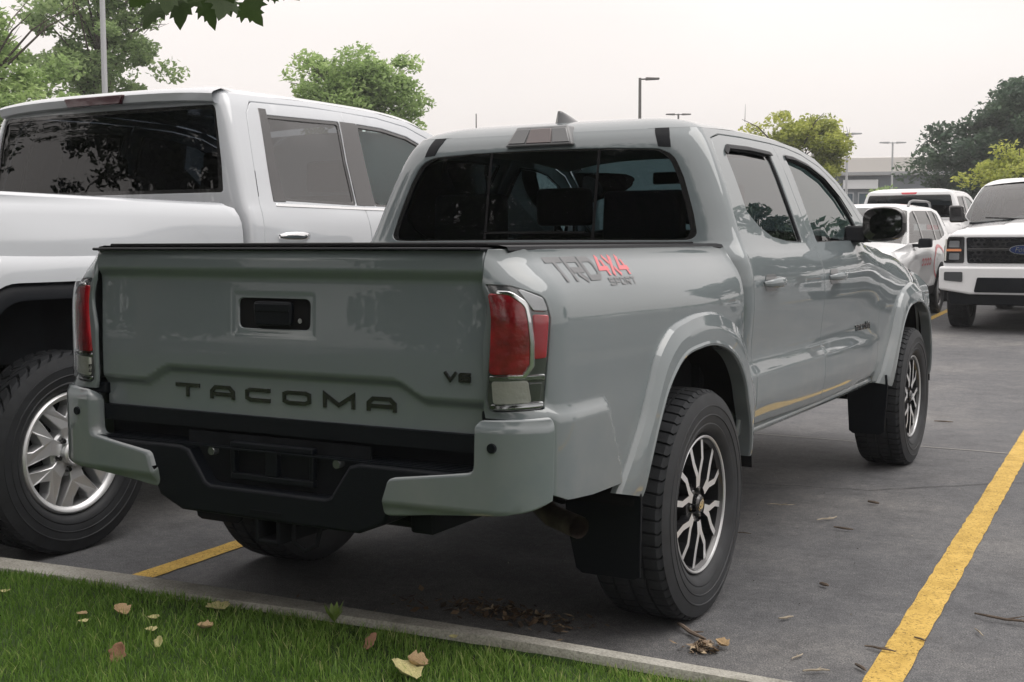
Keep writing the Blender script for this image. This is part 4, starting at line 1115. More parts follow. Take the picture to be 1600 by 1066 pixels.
def grass_patch(rng, N, x0, x1, d0, d1, hmin, hmax, wd):
    x = rng.uniform(x0, x1, N); d = d0 + (d1-d0)*rng.uniform(0, 1, N)
    y = kerb_y(x) - kerb_w(x) - .003 - d
    z = .095 + .018*np.sin(x*1.7+.4)*np.sin(y*2.1) - .004
    clump = .5 + .5*np.sin(x*11+3*np.sin(y*7))*np.sin(y*13+2*np.sin(x*5))
    edge = np.exp(-d/.05)
    h = (hmin + (hmax-hmin)*rng.uniform(0, 1, N)**1.6)*(.75+.45*clump)*(1-.45*edge)
    a = rng.uniform(0, 2*np.pi, N); lean = rng.uniform(.05, .75, N)*h
    lx, ly = np.cos(a)*lean, np.sin(a)*lean 
    f = rng.uniform(0, 2*np.pi, N); wx, wy = np.cos(f)*wd*rng.uniform(.6, 1.3, N), np.sin(f)*wd*rng.uniform(.6, 1.3, N)
    P = np.zeros((N, 6, 3))
    for k, (t, ww) in enumerate(((0., 1.), (.55, .8), (1., .12))):
        cx = x + lx*t**1.6; cy = y + ly*t**1.6; cz = z + h*(t - .22*t*t*(lean/np.maximum(h, 1e-4)))
        P[:, 2*k] = np.stack([cx-wx*ww, cy-wy*ww, cz], -1); P[:, 2*k+1] = np.stack([cx+wx*ww, cy+wy*ww, cz], -1)
    base = np.arange(N)[:, None]*6
    Q = np.concatenate([base + np.array([[0, 1, 3, 2]]), base + np.array([[2, 3, 5, 4]])], 0)
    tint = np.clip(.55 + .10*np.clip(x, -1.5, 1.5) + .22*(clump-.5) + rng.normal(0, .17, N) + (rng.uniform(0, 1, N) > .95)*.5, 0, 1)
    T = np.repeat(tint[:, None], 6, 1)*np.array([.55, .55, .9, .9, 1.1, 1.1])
    return P.reshape(-1, 3), Q, T.ravel()
rng = np.random.default_rng(3)
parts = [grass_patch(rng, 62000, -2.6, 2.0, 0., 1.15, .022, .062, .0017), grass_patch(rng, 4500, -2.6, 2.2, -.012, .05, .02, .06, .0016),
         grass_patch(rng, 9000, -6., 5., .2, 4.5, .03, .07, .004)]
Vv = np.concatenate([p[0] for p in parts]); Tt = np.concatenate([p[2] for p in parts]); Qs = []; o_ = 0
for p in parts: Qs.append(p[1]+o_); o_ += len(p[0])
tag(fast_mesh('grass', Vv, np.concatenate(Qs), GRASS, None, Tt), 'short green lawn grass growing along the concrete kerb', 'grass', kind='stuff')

# sawn joint across the bay, filled with pale dust, and two hair cracks
def crack(pts, wd, col, label, seed):
    rd = random.Random(seed); P = []
    for a, b_ in zip(pts[:-1], pts[1:]):
        for k in range(14): P.append((a[0]+(b_[0]-a[0])*k/14 + rd.uniform(-.008, .008), a[1]+(b_[1]-a[1])*k/14 + rd.uniform(-.010, .010)))
    mb = MB()
    for q in strip2d(P, wd): mb.add([(p.x, p.y, .0035) for p in q], [(0, 1, 2, 3)])
    o = mb.build('crack', col, None, smooth=False, recalc=False); tag(o, kind='structure'); return o
crack([(-1.6, 3.88), (.2, 3.86), (1.3, 3.84), (3.2, 3.80), (5., 3.7)], .014, mat('pale_joint_dust', (.30, .29, .27), rough=.95), 'joint', 1)
crack([(.2, 2.2), (.9, 2.35), (1.5, 2.9), (2.4, 3.0)], .006, mat('crack_dark', (.03, .03, .03), rough=.95), 'crack', 2)
# ---------------------------------------------------------------- full-size white pickups (origin under the rear axle, nose towards +y)
FU = [(1.50,.940),(1.60,.908),(1.72,.868),(1.82,.832),(1.88,.806),(1.92,.78),(1.97,.74)]
def _fcab(): return [(.50,.955),(.58,.985),(.70,.998),(.85,.990),(1.0,.992),(1.12,1.000),(1.24,1.002),(1.33,.995),(1.40,.978),(1.445,.958)]
FTAB = table([
 (-1.25,[(.50,.95),(.60,.975),(.80,.985),(1.0,.99),(1.15,.99),(1.28,.988),(1.36,.982),(1.41,.966),(1.445,.935)]+FU),
 (-.70,[(.50,.95),(.60,.98),(.80,.992),(1.0,1.0),(1.15,1.005),(1.28,1.0),(1.36,.990),(1.41,.970),(1.445,.936)]+FU),
 (0.,[(.50,.95),(.60,.98),(.80,.995),(1.0,1.005),(1.15,1.022),(1.25,1.018),(1.34,.996),(1.41,.970),(1.445,.936)]+FU),
 (.70,[(.50,.95),(.60,.98),(.80,.992),(1.0,1.0),(1.15,1.005),(1.28,1.0),(1.36,.990),(1.41,.970),(1.445,.936)]+FU),
 (1.06,[(.50,.95),(.60,.98),(.80,.992),(1.0,.998),(1.15,1.002),(1.28,.998),(1.36,.988),(1.41,.968),(1.445,.934)]+FU),
 (1.14,_fcab()+FU),(2.0,_fcab()+FU),(3.0,_fcab()+FU),
 (3.45,[(.50,.95),(.60,.98),(.80,.995),(1.0,1.0),(1.12,1.0),(1.22,.985),(1.30,.955),(1.36,.91),(1.40,.86)]+FU),
 (3.99,[(.50,.95),(.60,.98),(.80,.995),(1.0,1.008),(1.12,1.005),(1.20,.985),(1.28,.945),(1.34,.89),(1.38,.84)]+FU),
 (4.80,[(.50,.93),(.60,.955),(.80,.97),(1.0,.975),(1.12,.965),(1.20,.94),(1.27,.89),(1.32,.83),(1.36,.77)]+FU)])
def fside(y, z): return np.stack([FTAB(y, z), np.asarray(y, float), np.asarray(z, float)], -1)
f_yr = pch([.5, 1.40, 1.50, 1.70, 1.88, 1.93], [1.060, 1.060, 1.066, 1.082, 1.105, 1.125])
fcab, fcab_u, fcab_uy = cab_factory(FTAB, f_yr, .085, .045, .02, 1.6)
f_roof = pch([1.1, 1.3, 1.8, 2.4, 2.7, 2.95, 3.2, 3.45, 3.60], [1.915, 1.92, 1.935, 1.93, 1.905, 1.85, 1.74, 1.57, 1.42])
def fpt(y, z, h=0.):
    y = np.array([y]); z = np.array([z]); p = fside(y, z)[0]
    a = fside(y+.003, z)[0] - fside(y-.003, z)[0]; b = fside(y, z+.003)[0] - fside(y, z-.003)[0]
    n = np.cross(a, b); n /= np.linalg.norm(n); n *= 1 if n[0] > 0 else -1
    return tuple(p + n*h)

def arch_poly(cy, cz, w, h, zb, n=8):
    """squared wheel-arch outline, rear to front"""
    return rpoly([(cy-w, zb), (cy-w, cz, .05), (cy-w*.66, cz+h, .16), (cy+w*.66, cz+h, .16), (cy+w, cz, .05), (cy+w, zb)], 0, 7)[0:]

def build_fullsize(label, loc, rotz, style, wheel, paint, rear_gl, step=.04, group=None, scale=1.):
    root = thing('pickup_truck', label, 'pickup truck', loc, rotz, group or 'white pickups parked in the lot'); root.scale = (scale,)*3
    AX = (0., 3.99); near = style == 'near'
    for mir in (False, True):
        sg = -1 if mir else 1; hnt = (1, 0, 0)
        def P(n_, F_, o_, m_, par=None, **k):
            k.setdefault('step', step); k.setdefault('hint', hnt); return panel(n_, F_, o_, m_, par or root, mirror=mir, **k)
        # bed side with squared arch
        arc = arch_poly(0, .55, .60, .56, .55)
        out_ = [(-1.22, .56), (-.60, .56)] + arc[1:-1] + [(.60, .56), (1.035, .56), (1.035, 1.35), (1.02, 1.42), (.98, 1.433), (-1.22, 1.455)]
        P('bed_side', fside, out_, paint)
        # arch moulding: body-coloured ledge and black trim
        for nm, w0, h0, w1, h1, m_, hh in (('wheel_arch_flare', .60, .56, .70, .665, paint, .030), ('arch_trim', .545, .495, .602, .563, BLACK, .040)):
            a = arch_poly(0, .55, w0, h0, .56); b = arch_poly(0, .55, w1, h1, .56)
            rows = []
            for (ya, za), (yb, zb) in zip(a, b):
                q0 = np.array(fpt(yb, zb, -.004)); q1 = np.array(fpt(yb + (ya-yb)*.12, zb + (za-zb)*.12, hh*.35)); q2 = np.array(fpt(yb + (ya-yb)*.55, zb + (za-zb)*.55, hh*.85)); q3 = np.array(fpt(ya, za, hh)); q4 = q3 - np.array((.09, 0, 0))
                rows.append([q0, q1, q2, q3, q4])
            grid(nm, np.array(rows)*np.array((sg, 1, 1)), m_, root, angle=50, hint=(sg, 0, 0))
            a2 = [(y+AX[1], z) for y, z in a]; b2 = [(y+AX[1], z) for y, z in b]; rows = []
            for (ya, za), (yb, zb) in zip(a2, b2):
                q0 = np.array(fpt(yb, zb, -.004)); q1 = np.array(fpt(yb + (ya-yb)*.12, zb + (za-zb)*.12, hh*.35)); q2 = np.array(fpt(yb + (ya-yb)*.55, zb + (za-zb)*.55, hh*.85)); q3 = np.array(fpt(ya, za, hh)); q4 = q3 - np.array((.09, 0, 0))
                rows.append([q0, q1, q2, q3, q4])
            grid(nm, np.array(rows)*np.array((sg, 1, 1)), m_, root, angle=50, hint=(sg, 0, 0))
        for ay in AX:
            rows = []
            for y, z in arch_poly(ay, .55, .62, .58, .50): rows.append([(sg*.98, y, z), (sg*.80, y, z), (sg*.60, y, z)])
            grid('wheel_arch_liner', np.array(rows), MATTEB, root)
            MB().box(min(sg*.58, sg*.60), max(sg*.58, sg*.60), ay-.64, ay+.64, .40, 1.15).build('arch_inner', MATTEB, root)
        # bed rail: painted top edge rolling in
        rows = []
        for y in np.linspace(-1.22, .985, 14):
            z0 = 1.455 - .025*(y+1.22)/2.305; xb = float(FTAB(np.array([y]), np.array([z0]))[0])
            rows.append([(sg*xb, y, z0-.002), (sg*(xb-.02), y, z0+.010), (sg*(xb-.05), y, z0+.016), (sg*(xb-.10), y, z0+.016), (sg*(xb-.11), y, z0-.06)])
        grid('bed_rail', np.array(rows), paint, root, angle=50, hint=(0, 0, 1))
        # fender
        fa = [(y+AX[1], z) for y, z in arc]
        ft = pch([3.10, 3.45, 3.99, 4.5, 4.85], [1.43, 1.40, 1.37, 1.33, 1.27])
        P('front_fender', fside, [(3.09, .58), (3.09, 1.0), (3.09, 1.40)] + [(y, float(ft(y))) for y in np.linspace(3.15, 4.85, 10)] + [(4.85, .62), (4.60, .58)] + fa[1:-1][::-1] + [(AX[1]-.60, .58)], paint)
        # doors
        rd = [(1.19, .60, .03), (1.20, 1.0), (1.19, 1.25), (1.205, 1.44), (1.245, 1.70), (1.275, 1.84, .05), (1.33, 1.892, .04), (1.8, 1.905), (2.07, 1.905), (2.055, 1.70), (2.055, 1.44), (2.07, 1.2), (2.07, .60, .03)]
        rwn = [(1.335, 1.462, .03), (1.335, 1.62), (1.375, 1.845, .03), (2.03, 1.858, .02), (2.0, 1.66), (1.995, 1.452, .02)]
        fd = [(2.078, .60, .03), (2.078, 1.2), (2.063, 1.44), (2.063, 1.70), (2.078, 1.905), (2.4, 1.898), (2.68, 1.872), (2.92, 1.812), (3.08, 1.70), (3.085, 1.44), (3.085, .60, .03)]
        fwn = [(2.16, 1.452, .02), (2.16, 1.66), (2.175, 1.858, .02), (2.42, 1.853), (2.66, 1.826), (2.86, 1.77), (3.02, 1.66), (3.05, 1.45, .02)]
        for nm, o_, w_, hx, g_ in (('rear_door', rd, rwn, 1.40, GL_GS), ('front_door', fd, fwn, 2.30, GL_LITE)):
            w_ = rpoly(w_); c = np.mean(np.array(w_), 0)
            d = P(nm, fside, rpoly(o_), paint, holes=[w_])
            P('window_seal', fside, w_, GLOSSB, d, holes=[[tuple(c + (np.array(p)-c)*np.array((.95, .93))) for p in w_]], off=-.006, rim=.012)
            P('window', fside, [tuple(c + (np.array(p)-c)*.975) for p in w_], g_, d, off=-.012, rim=0, step=.1)
            if near:
                rows = []
                for i in range(13):
                    t = i/12; y = hx - .11 + .22*t; p = np.array(fpt(y, 1.287, .008 + .034*math.sin(math.pi*t)**.4)); rr_ = .010 + .012*math.sin(math.pi*t)**.4
                    rows.append([(sg*(p[0] + .5*rr_*math.cos(a*math.pi/5)), p[1], p[2] + rr_*math.sin(a*math.pi/5)) for a in range(11)])
                grid('door_handle', np.array(rows), CHROME, d, angle=60)
        # B-pillar gloss panel and belt chrome
        P('pillar_cover', fside, [(1.998, 1.455), (2.002, 1.66), (2.03, 1.855), (2.172, 1.855), (2.157, 1.66), (2.157, 1.455)], GLOSSB, off=.0035, rim=.004)
        P('belt_trim', fside, [(1.325, 1.448), (3.07, 1.438), (3.07, 1.428), (1.32, 1.436)], CHROME if near else GLOSSB, off=.004, rim=.006, step=.06)
        # sill
        rows = []
        for y in np.linspace(1.1, 3.2, 14):
            xb = float(FTAB(np.array([y]), np.array([.60]))[0]); rows.append([(sg*(xb-.012), y, .602), (sg*(xb-.005), y, .56), (sg*(xb-.05), y, .52), (sg*(xb-.15), y, .50)])
        grid('rocker_sill', np.array(rows), paint if near else BLACK, root, hint=(sg, 0, 0))
        # cab shell with rear window opening
        U = fcab_uy
        drc = [(U(1.183, .60), .60), (U(1.193, 1.0), 1.0), (U(1.183, 1.25), 1.25), (U(1.198, 1.44), 1.44), (U(1.238, 1.70), 1.70), (U(1.268, 1.84), 1.84), (U(1.326, 1.899), 1.899), (U(1.8, 1.912), 1.912), (U(2.4, 1.905), 1.905)]
        ap = [(2.68, 1.879), (2.925, 1.819), (3.09, 1.705), (3.092, 1.42)]
        apo = [(3.60, 1.42), (3.45, 1.57), (3.2, 1.74), (2.95, 1.85), (2.7, 1.905), (2.4, 1.93), (1.8, 1.935), (1.45, 1.926)]
        rwz = rpoly([(0, 1.492), (fcab_u(.835, 1.492), 1.492, .02), (fcab_u(.80, 1.70), 1.70), (fcab_u(.755, 1.872), 1.872, .03), (0, 1.874)])
        body = [(0, .60), (.765, .60)] + drc + [(U(y, z), z) for y, z in ap] + [(U(y, z), z) for y, z in apo] + [(CABU+CABC, 1.920), (CABU, 1.918), (CABU*.5, 1.918), (0, 1.918)]
        P('cab_shell', fcab, body + rwz[::-1], paint, hint=(.5, -.6, .2), step=min(step, .05))
        P('rear_window', fcab, [((p[0]*1.01 if p[0] > .01 else p[0]), p[1]) for p in rwz], rear_gl, hint=(0, -1, 0), off=-.010, rim=0, step=.1)
        c = np.array((0, 1.68)); inn = [tuple(c + (np.array(p)-c)*np.array((.965, .90))) for p in rwz]
        P('window_frit', fcab, [(max(0, a), b) for a, b in rwz + inn[::-1]], GLOSSB, hint=(0, -1, 0), off=-.006, rim=0, step=.04)
        if not near: P('brake_lamp_half', fcab, rpoly([(0, 1.884), (.10, 1.884), (.118, 1.900), (.125, 1.914), (0, 1.914)], .004), LAMPDK if near else RED2, hint=(0, -1, 0), off=.006, rim=.012, step=.03)
        if near: P('window_rear_trim', fside, [(1.31, 1.458), (1.33, 1.62), (1.372, 1.868), (1.425, 1.868), (1.392, 1.62), (1.40, 1.458)], GLOSSB, off=.0035, rim=.004)
        # mirror
        mb = MB().prism(rpoly([(sg*1.03, 1.42), (sg*1.24, 1.42), (sg*1.25, 1.64), (sg*1.06, 1.64)], .04), 1, 2.92, 3.04)
        mo = mb.build('door_mirror', GLOSSB, root, bevel=.03, seg=3)
        MB().prism(rpoly([(sg*1.05, 1.445), (sg*1.22, 1.445), (sg*1.225, 1.615), (sg*1.075, 1.615)], .03), 1, 2.912, 2.919).build('mirror_glass', MIRR, mo)
        MB().box(min(sg*.94, sg*1.06), max(sg*.94, sg*1.06), 2.95, 3.03, 1.44, 1.50).build('mirror_arm', GLOSSB, mo, bevel=.015)
        # tail lamps on the rear corner
        lb = MB().prism(rpoly([(sg*.80, .98), (sg*.985, .98), (sg*.99, 1.36), (sg*.965, 1.40), (sg*.80, 1.40)], .02), 1, -1.262, -1.10).build('tail_lamp', RED, root, bevel=.015)
        MB().prism(rpoly([(sg*.82, 1.12), (sg*.97, 1.12), (sg*.97, 1.20), (sg*.82, 1.20)], .01), 1, -1.272, -1.262).build('reverse_lens', CLEARL, lb)
        MB().prism(rpoly([(sg*.82, 1.22), (sg*.97, 1.22), (sg*.965, 1.385), (sg*.82, 1.385)], .01), 1, -1.272, -1.262).build('red_lens', RED2, lb)
        MB().box(min(sg*.92, sg*.94), max(sg*.92, sg*.94), 1.15, 3.1, .55, 1.40).build('door_inner', MATTEB, root)
    # roof
    base = []
    for u in np.linspace(0, CABU, 14)[:-1]: base.append(tuple(fcab(np.array([u]), np.array([1.918]))[0]))
    for u in np.linspace(CABU, CABU+CABC, 10): base.append(tuple(fcab(np.array([u]), np.array([1.920]))[0]))
    for y in np.linspace(1.40, 2.85, 20):
        z = float(f_roof(y)); base.append((float(FTAB(np.array([y]), np.array([z]))[0]), y, z))
    xl, yl, zl = base[-1]
    for k in range(1, 11): base.append((xl*(1-k/10), yl + .10*math.sin(k/10*math.pi/2), zl + .05*(1-(1-k/10)**2)))
    base = base + [(-x, y, z) for x, y, z in base[-2:0:-1]]; base = np.array(base)
    lam = np.concatenate([np.linspace(0, .3, 10), np.linspace(.3, 1, 10)[1:]])
    cen = np.stack([0*base[:, 0], np.clip(base[:, 1], 1.7, 2.3), 0*base[:, 0]], -1); Pq = np.zeros((len(base), len(lam), 3))
    for j, l in enumerate(lam):
        q = base + (cen-base)*l; zt = 1.985; h = 1-(1-l)**7
        q[:, 2] = base[:, 2] + (zt-base[:, 2])*h*.75 + (zt-base[:, 2])*.25*(1-(1-l)**2); Pq[:, j] = q
    grid('roof', Pq, paint, root, angle=80, close_u=True, hint=(0, 0, 1))
    if near:
        rows = []
        for a in np.linspace(-1, 1, 25):
            x = a*.765; zt = 1.938 - .016*abs(a)**4; bk = 1.085 + .030*a*a
            rows.append([(x, bk+.14, zt+.028), (x, bk+.04, zt+.016), (x, bk-.012, zt), (x, bk-.022, zt-.010), (x, bk-.014, zt-.042), (x, bk+.00, zt-.050), (x, bk+.06, zt-.046)])
        spo = grid('roof_spoiler', np.array(rows), paint, root, angle=40, hint=(0, -.3, 1))
        MB().prism(rpoly([(-.185, 1.892), (.185, 1.892), (.215, 1.932), (-.215, 1.932)], .006), 1, 1.050, 1.085).build('brake_lamp', LAMPDK, spo, bevel=.006)
    # hood, windscreen, cowl
    rows = []
    for y in np.linspace(3.12, 4.86, 20):
        zt = float(pch([3.10, 3.45, 3.99, 4.5, 4.86], [1.43, 1.40, 1.37, 1.33, 1.27])(y)); xe = float(FTAB(np.array([y]), np.array([zt]))[0]); hc = .05*float(sstep(4.9, 4.4, y)) + .012
        rows.append([(xe*a, y, zt + hc*(1-abs(a)**2.2) + .016*float(sstep(.34, .30, abs(a)))*float(sstep(4.86, 4.5, y))) for a in np.linspace(-1, 1, 41)])
    grid('hood', np.array(rows), paint, root, angle=60, hint=(0, 0, 1))
    rows = []
    for t in np.linspace(0, 1, 9):
        y = 3.60 - .70*t; z = float(f_roof(y)); xe = float(FTAB(np.array([y]), np.array([z]))[0]) - .012
        rows.append([(xe*a, y + .14*(1-a*a), z + .035*(1-a*a)) for a in np.linspace(-1, 1, 15)])
    grid('windscreen', np.array(rows), WSG, root, hint=(0, 1, 1))
    MB().box(-.84, .84, 3.56, 3.78, 1.395, 1.425).build('cowl', BLACK, root, bevel=.01)
    for x0 in (-.62, .06): MB().tube([(x0, 3.74, 1.452), (x0+.30, 3.715, 1.470), (x0+.58, 3.70, 1.480)], .008, 6).build('wiper', MATTEB, root)
    # nose
    ns = MB().prism(rpoly([(-.96, .62), (.96, .62), (.965, 1.10), (.88, 1.285), (-.88, 1.285), (-.965, 1.10)], .05), 1, 4.72, 4.93).build('front_fascia', paint, root, bevel=.03, seg=3)
    gr = MB().prism(rpoly([(-.66, .90), (.66, .90), (.68, 1.235), (-.68, 1.235)], .03), 1, 4.92, 4.945).build('grille', BLACK, ns)
    if style == 'front':
        for r_ in range(6):
            for c_ in range(17):
                x = -.60 + c_*.075 + (r_ % 2)*.0375; z = .935 + r_*.052
                if abs(x) > .62 or (abs(x) < .165 and .99 < z < 1.16): continue
                hexa = [(x+.034*math.cos(k*math.pi/3+math.pi/6)*1.05, z+.026*math.sin(k*math.pi/3+math.pi/6)) for k in range(6)]
                mb = MB()
                for q in strip2d(hexa, .010, True): mb.add([(p.x, 4.946+.010, p.y) for p in q] + [(p.x, 4.944, p.y) for p in q], [(0,1,2,3),(0,4,5,1),(2,6,7,3)])
                mb.build('grille_cell', GLOSSB, gr, smooth=False)
        MB().box(-.66, .66, 4.945, 4.968, 1.060, 1.092).build('grille_bar', GLOSSB, gr, bevel=.006)
        ov = lambda a, b: [(a*math.cos(t*math.pi/18), 1.076 + b*math.sin(t*math.pi/18)) for t in range(36)]
        lg = MB().prism(ov(.150, .062), 1, 4.966, 4.985).build('oval_badge', mat('badge_blue', (.01, .025, .10), rough=.2, coat=1.), gr)
        rg = MB()
        for q in strip2d(ov(.143, .056), .009, True): rg.add([(p.x, 4.9875, p.y) for p in q], [(0, 1, 2, 3)])
        rg.build('badge_ring', CHROME, gr, smooth=False)
        cu = bpy.data.curves.new('badge_script', 'FONT'); cu.body = 'Ford'; cu.size = .088; cu.align_x = 'CENTER'; cu.align_y = 'CENTER'; cu.shear = .25; cu.extrude = .001
        to_ = bpy.data.objects.new('tmp_script', cu); COL.objects.link(to_); dg = bpy.context.evaluated_depsgraph_get(); me_ = bpy.data.meshes.new_from_object(to_.evaluated_get(dg)); bpy.data.objects.remove(to_)
        to = bpy.data.objects.new('badge_script', me_); link(to, gr); me_.materials.clear(); me_.materials.append(CHROME); to.rotation_euler = (math.pi/2, 0, math.pi); to.location = (0, 4.988, 1.076)
    for sg in (-1, 1):
        # C-shaped lamp clusters either side of the grille
        hl = MB().prism(rpoly([(sg*.70, .90), (sg*.955, .90), (sg*.95, 1.12), (sg*.90, 1.245), (sg*.70, 1.245)], .025), 1, 4.90, 4.948).build('headlight', GLOSSB, ns, bevel=.008)
        MB().prism(rpoly([(sg*.735, 1.055), (sg*.925, 1.055), (sg*.92, 1.085), (sg*.735, 1.085)], .008), 1, 4.948, 4.958).build('marker_lens', AMBER, hl)
        for z0 in (1.105, .945): MB().prism(rpoly([(sg*.76, z0), (sg*.89, z0), (sg*.885, z0+.085), (sg*.76, z0+.085)], .015), 1, 4.948, 4.956).build('lamp_lens', SMOKE2, hl)
        MB().prism([(sg*.925, .93), (sg*.945, .93), (sg*.935, 1.21), (sg*.915, 1.215)], 1, 4.948, 4.957).build('running_light', CLEARL, hl)
    # front bumper
    fb = MB().prism(rpoly([(-1.0, .56), (-.62, .50), (.62, .50), (1.0, .56), (1.0, .86), (-1.0, .86)], .04), 1, 4.80, 5.03).build('front_bumper', paint, root, bevel=.03, seg=3)
    MB().prism(rpoly([(-.56, .53), (.56, .53), (.52, .72), (-.52, .72)], .02), 1, 5.03, 5.04).build('bumper_intake', BLACK, fb)
    for sg in (-1, 1): MB().prism(rpoly([(sg*.70, .66), (sg*.93, .68), (sg*.93, .79), (sg*.70, .79)], .02), 1, 5.03, 5.04).build('fog_lamp', SMOKE, fb)
    MB().prism([(-.86, .36), (.86, .36), (.90, .53), (-.90, .53)], 1, 4.72, 4.97).build('front_valance', BLACK, root, bevel=.02)
    # tailgate, rear bumper
    tgp = MB().prism(rpoly([(-.79, .80), (.79, .80), (.79, 1.44), (-.79, 1.44)], .01), 1, -1.265, -1.20).build('tailgate', paint, root, bevel=.012)
    MB().prism(rpoly([(-.12, 1.25), (.12, 1.25), (.12, 1.33), (-.12, 1.33)], .02), 1, -1.275, -1.264).build('tailgate_handle', GLOSSB, tgp)
    MB().prism(rpoly([(-.99, .60), (-.5, .56), (.5, .56), (.99, .60), (.99, .79), (-.99, .79)], .04), 1, -1.38, -1.22).build('rear_bumper', CHROME if near else BLACK, root, bevel=.03, seg=3)
    # under and inside
    MB().box(-.86, .86, -1.2, 1.0, .72, .78).build('bed_floor', UNDER, root)
    for x in (-.86, .80): MB().box(x, x+.06, -1.2, 1.0, .75, 1.42).build('bed_inner_wall', UNDER, root)
    MB().box(-.90, .90, 1.0, 1.03, .62, 1.42).build('bed_front_wall', UNDER, root)
    MB().box(-.94, .94, 1.15, 3.2, .52, .60).build('cab_floor', UNDER, root)
    MB().box(-.90, .90, 3.12, 3.20, .5, 1.36).build('firewall', MATTEB, root)
    MB().box(-.56, .56, 3.25, 4.8, .45, 1.1).build('engine_bay', MATTEB, root)
    for sx in (-.48, .48): MB().box(sx-.05, sx+.05, -1.1, 4.7, .48, .62).build('frame_rail', UNDER, root)
    for ay in AX: MB().tube([(-.85, ay, .41), (-.10, ay, .41), (0, ay, .41), (.10, ay, .41), (.85, ay, .41)], [.05, .05, .15, .05, .05], 12).build('axle', UNDER, root)
    for y, w_ in ((1.72, 1.5), (2.62, .56)):
        for x in ((0,) if w_ > 1 else (-.42, .42)):
            s = MB(); s.prism(rpoly([(y-.16, .85), (y+.02, .85), (y-.10, 1.52), (y-.22, 1.52)], .03), 0, x-w_/2, x+w_/2); s.prism(rpoly([(y-.1, .78), (y+.42, .78), (y+.42, .95), (y-.1, .92)], .03), 0, x-w_/2, x+w_/2)
            so = s.build('seat', SEAT, root, bevel=.04)
            for hx in ((-.45, .45) if w_ > 1 else (x,)): MB().prism(rpoly([(y-.23, 1.54), (y-.13, 1.54), (y-.14, 1.70), (y-.22, 1.70)], .03), 0, hx-.14, hx+.14).build('headrest', SEAT, so, bevel=.03)
    MB().prism(rpoly([(3.0, .9), (3.4, .9), (3.5, 1.38), (3.2, 1.42), (3.02, 1.3)], .04), 0, -.86, .86).build('dashboard', SEAT, root)
    wp = make_wheel(*wheel)
    rad, hw = wheel[1], wheel[3]
    set_wheels(wp, root, [(.872, 0, rad*.985, .2), (-.872, 0, rad*.985, 1.), (.872, AX[1], rad*.985, .5), (-.872, AX[1], rad*.985, .1)])
    return root
LAMPDK = mat('dark_red_lens', (.05, .006, .012), rough=.12, coat=1.)
SMOKE2 = mat('headlight_lens', (.16, .17, .18), rough=.06, coat=1.)
WSG = glass('windscreen_glass', (.42, .50, .50), 2.2)
GL_GM = glass('dark_rear_glass', (.075, .09, .11), 1.6)
GL_GS = glass('dark_side_glass', (.10, .115, .13), 2.1)
def raise_cab(root, k=1.14, z0=1.445):
    """the cab of these trucks stands taller above the belt line"""
    seen = set()
    def rec(o):
        for ch in o.children:
            if ch.type == 'MESH' and not ch.name.startswith('wheel') and ch.data.name not in seen:
                if ch.parent.name.startswith('wheel'): continue
                seen.add(ch.data.name); me = ch.data; n = len(me.vertices); co = np.empty(n*3, np.float32); me.vertices.foreach_get('co', co)
                z = co[2::3]; co[2::3] = np.where(z > z0, z0 + (z-z0)*k, z); me.vertices.foreach_set('co', co); me.update()
            if not ch.name.startswith('wheel'): rec(ch)
    rec(root)
truck_left = build_fullsize('white crew-cab pickup with chunky tyre and silver six-spoke wheel at the left edge', (-2.64, -.45, 0), R(0.), 'near', ('six', .415, .247, .142, 44), WHITE, GL_GM, step=.04)
truck_front = build_fullsize('white pickup facing the camera with black honeycomb grille at the right edge', (.22, 18.0, gz(18.0)), math.pi, 'front', ('plain', .40, .25, .135, 40), WHITE2, GL_GM, step=.09)
truck_far = build_fullsize('white pickup seen from behind with red tail lamp, beyond the white sport utility car', (-2.78, 19.5, gz(19.5)), R(0), 'far', ('plain', .40, .25, .135, 30), WHITE2, GL_DARK, step=.10)
truck_front.rotation_euler = (-.0158, 0, math.pi); truck_far.rotation_euler = (.0158, 0, 0)
for t_ in (truck_left, truck_front, truck_far): raise_cab(t_)
truck_next = copy_tree(truck_front); truck_next.location = (3.35, 17.7, gz(17.7)); truck_next['label'] = 'white pickup in the next bay, right of the one with the honeycomb grille'
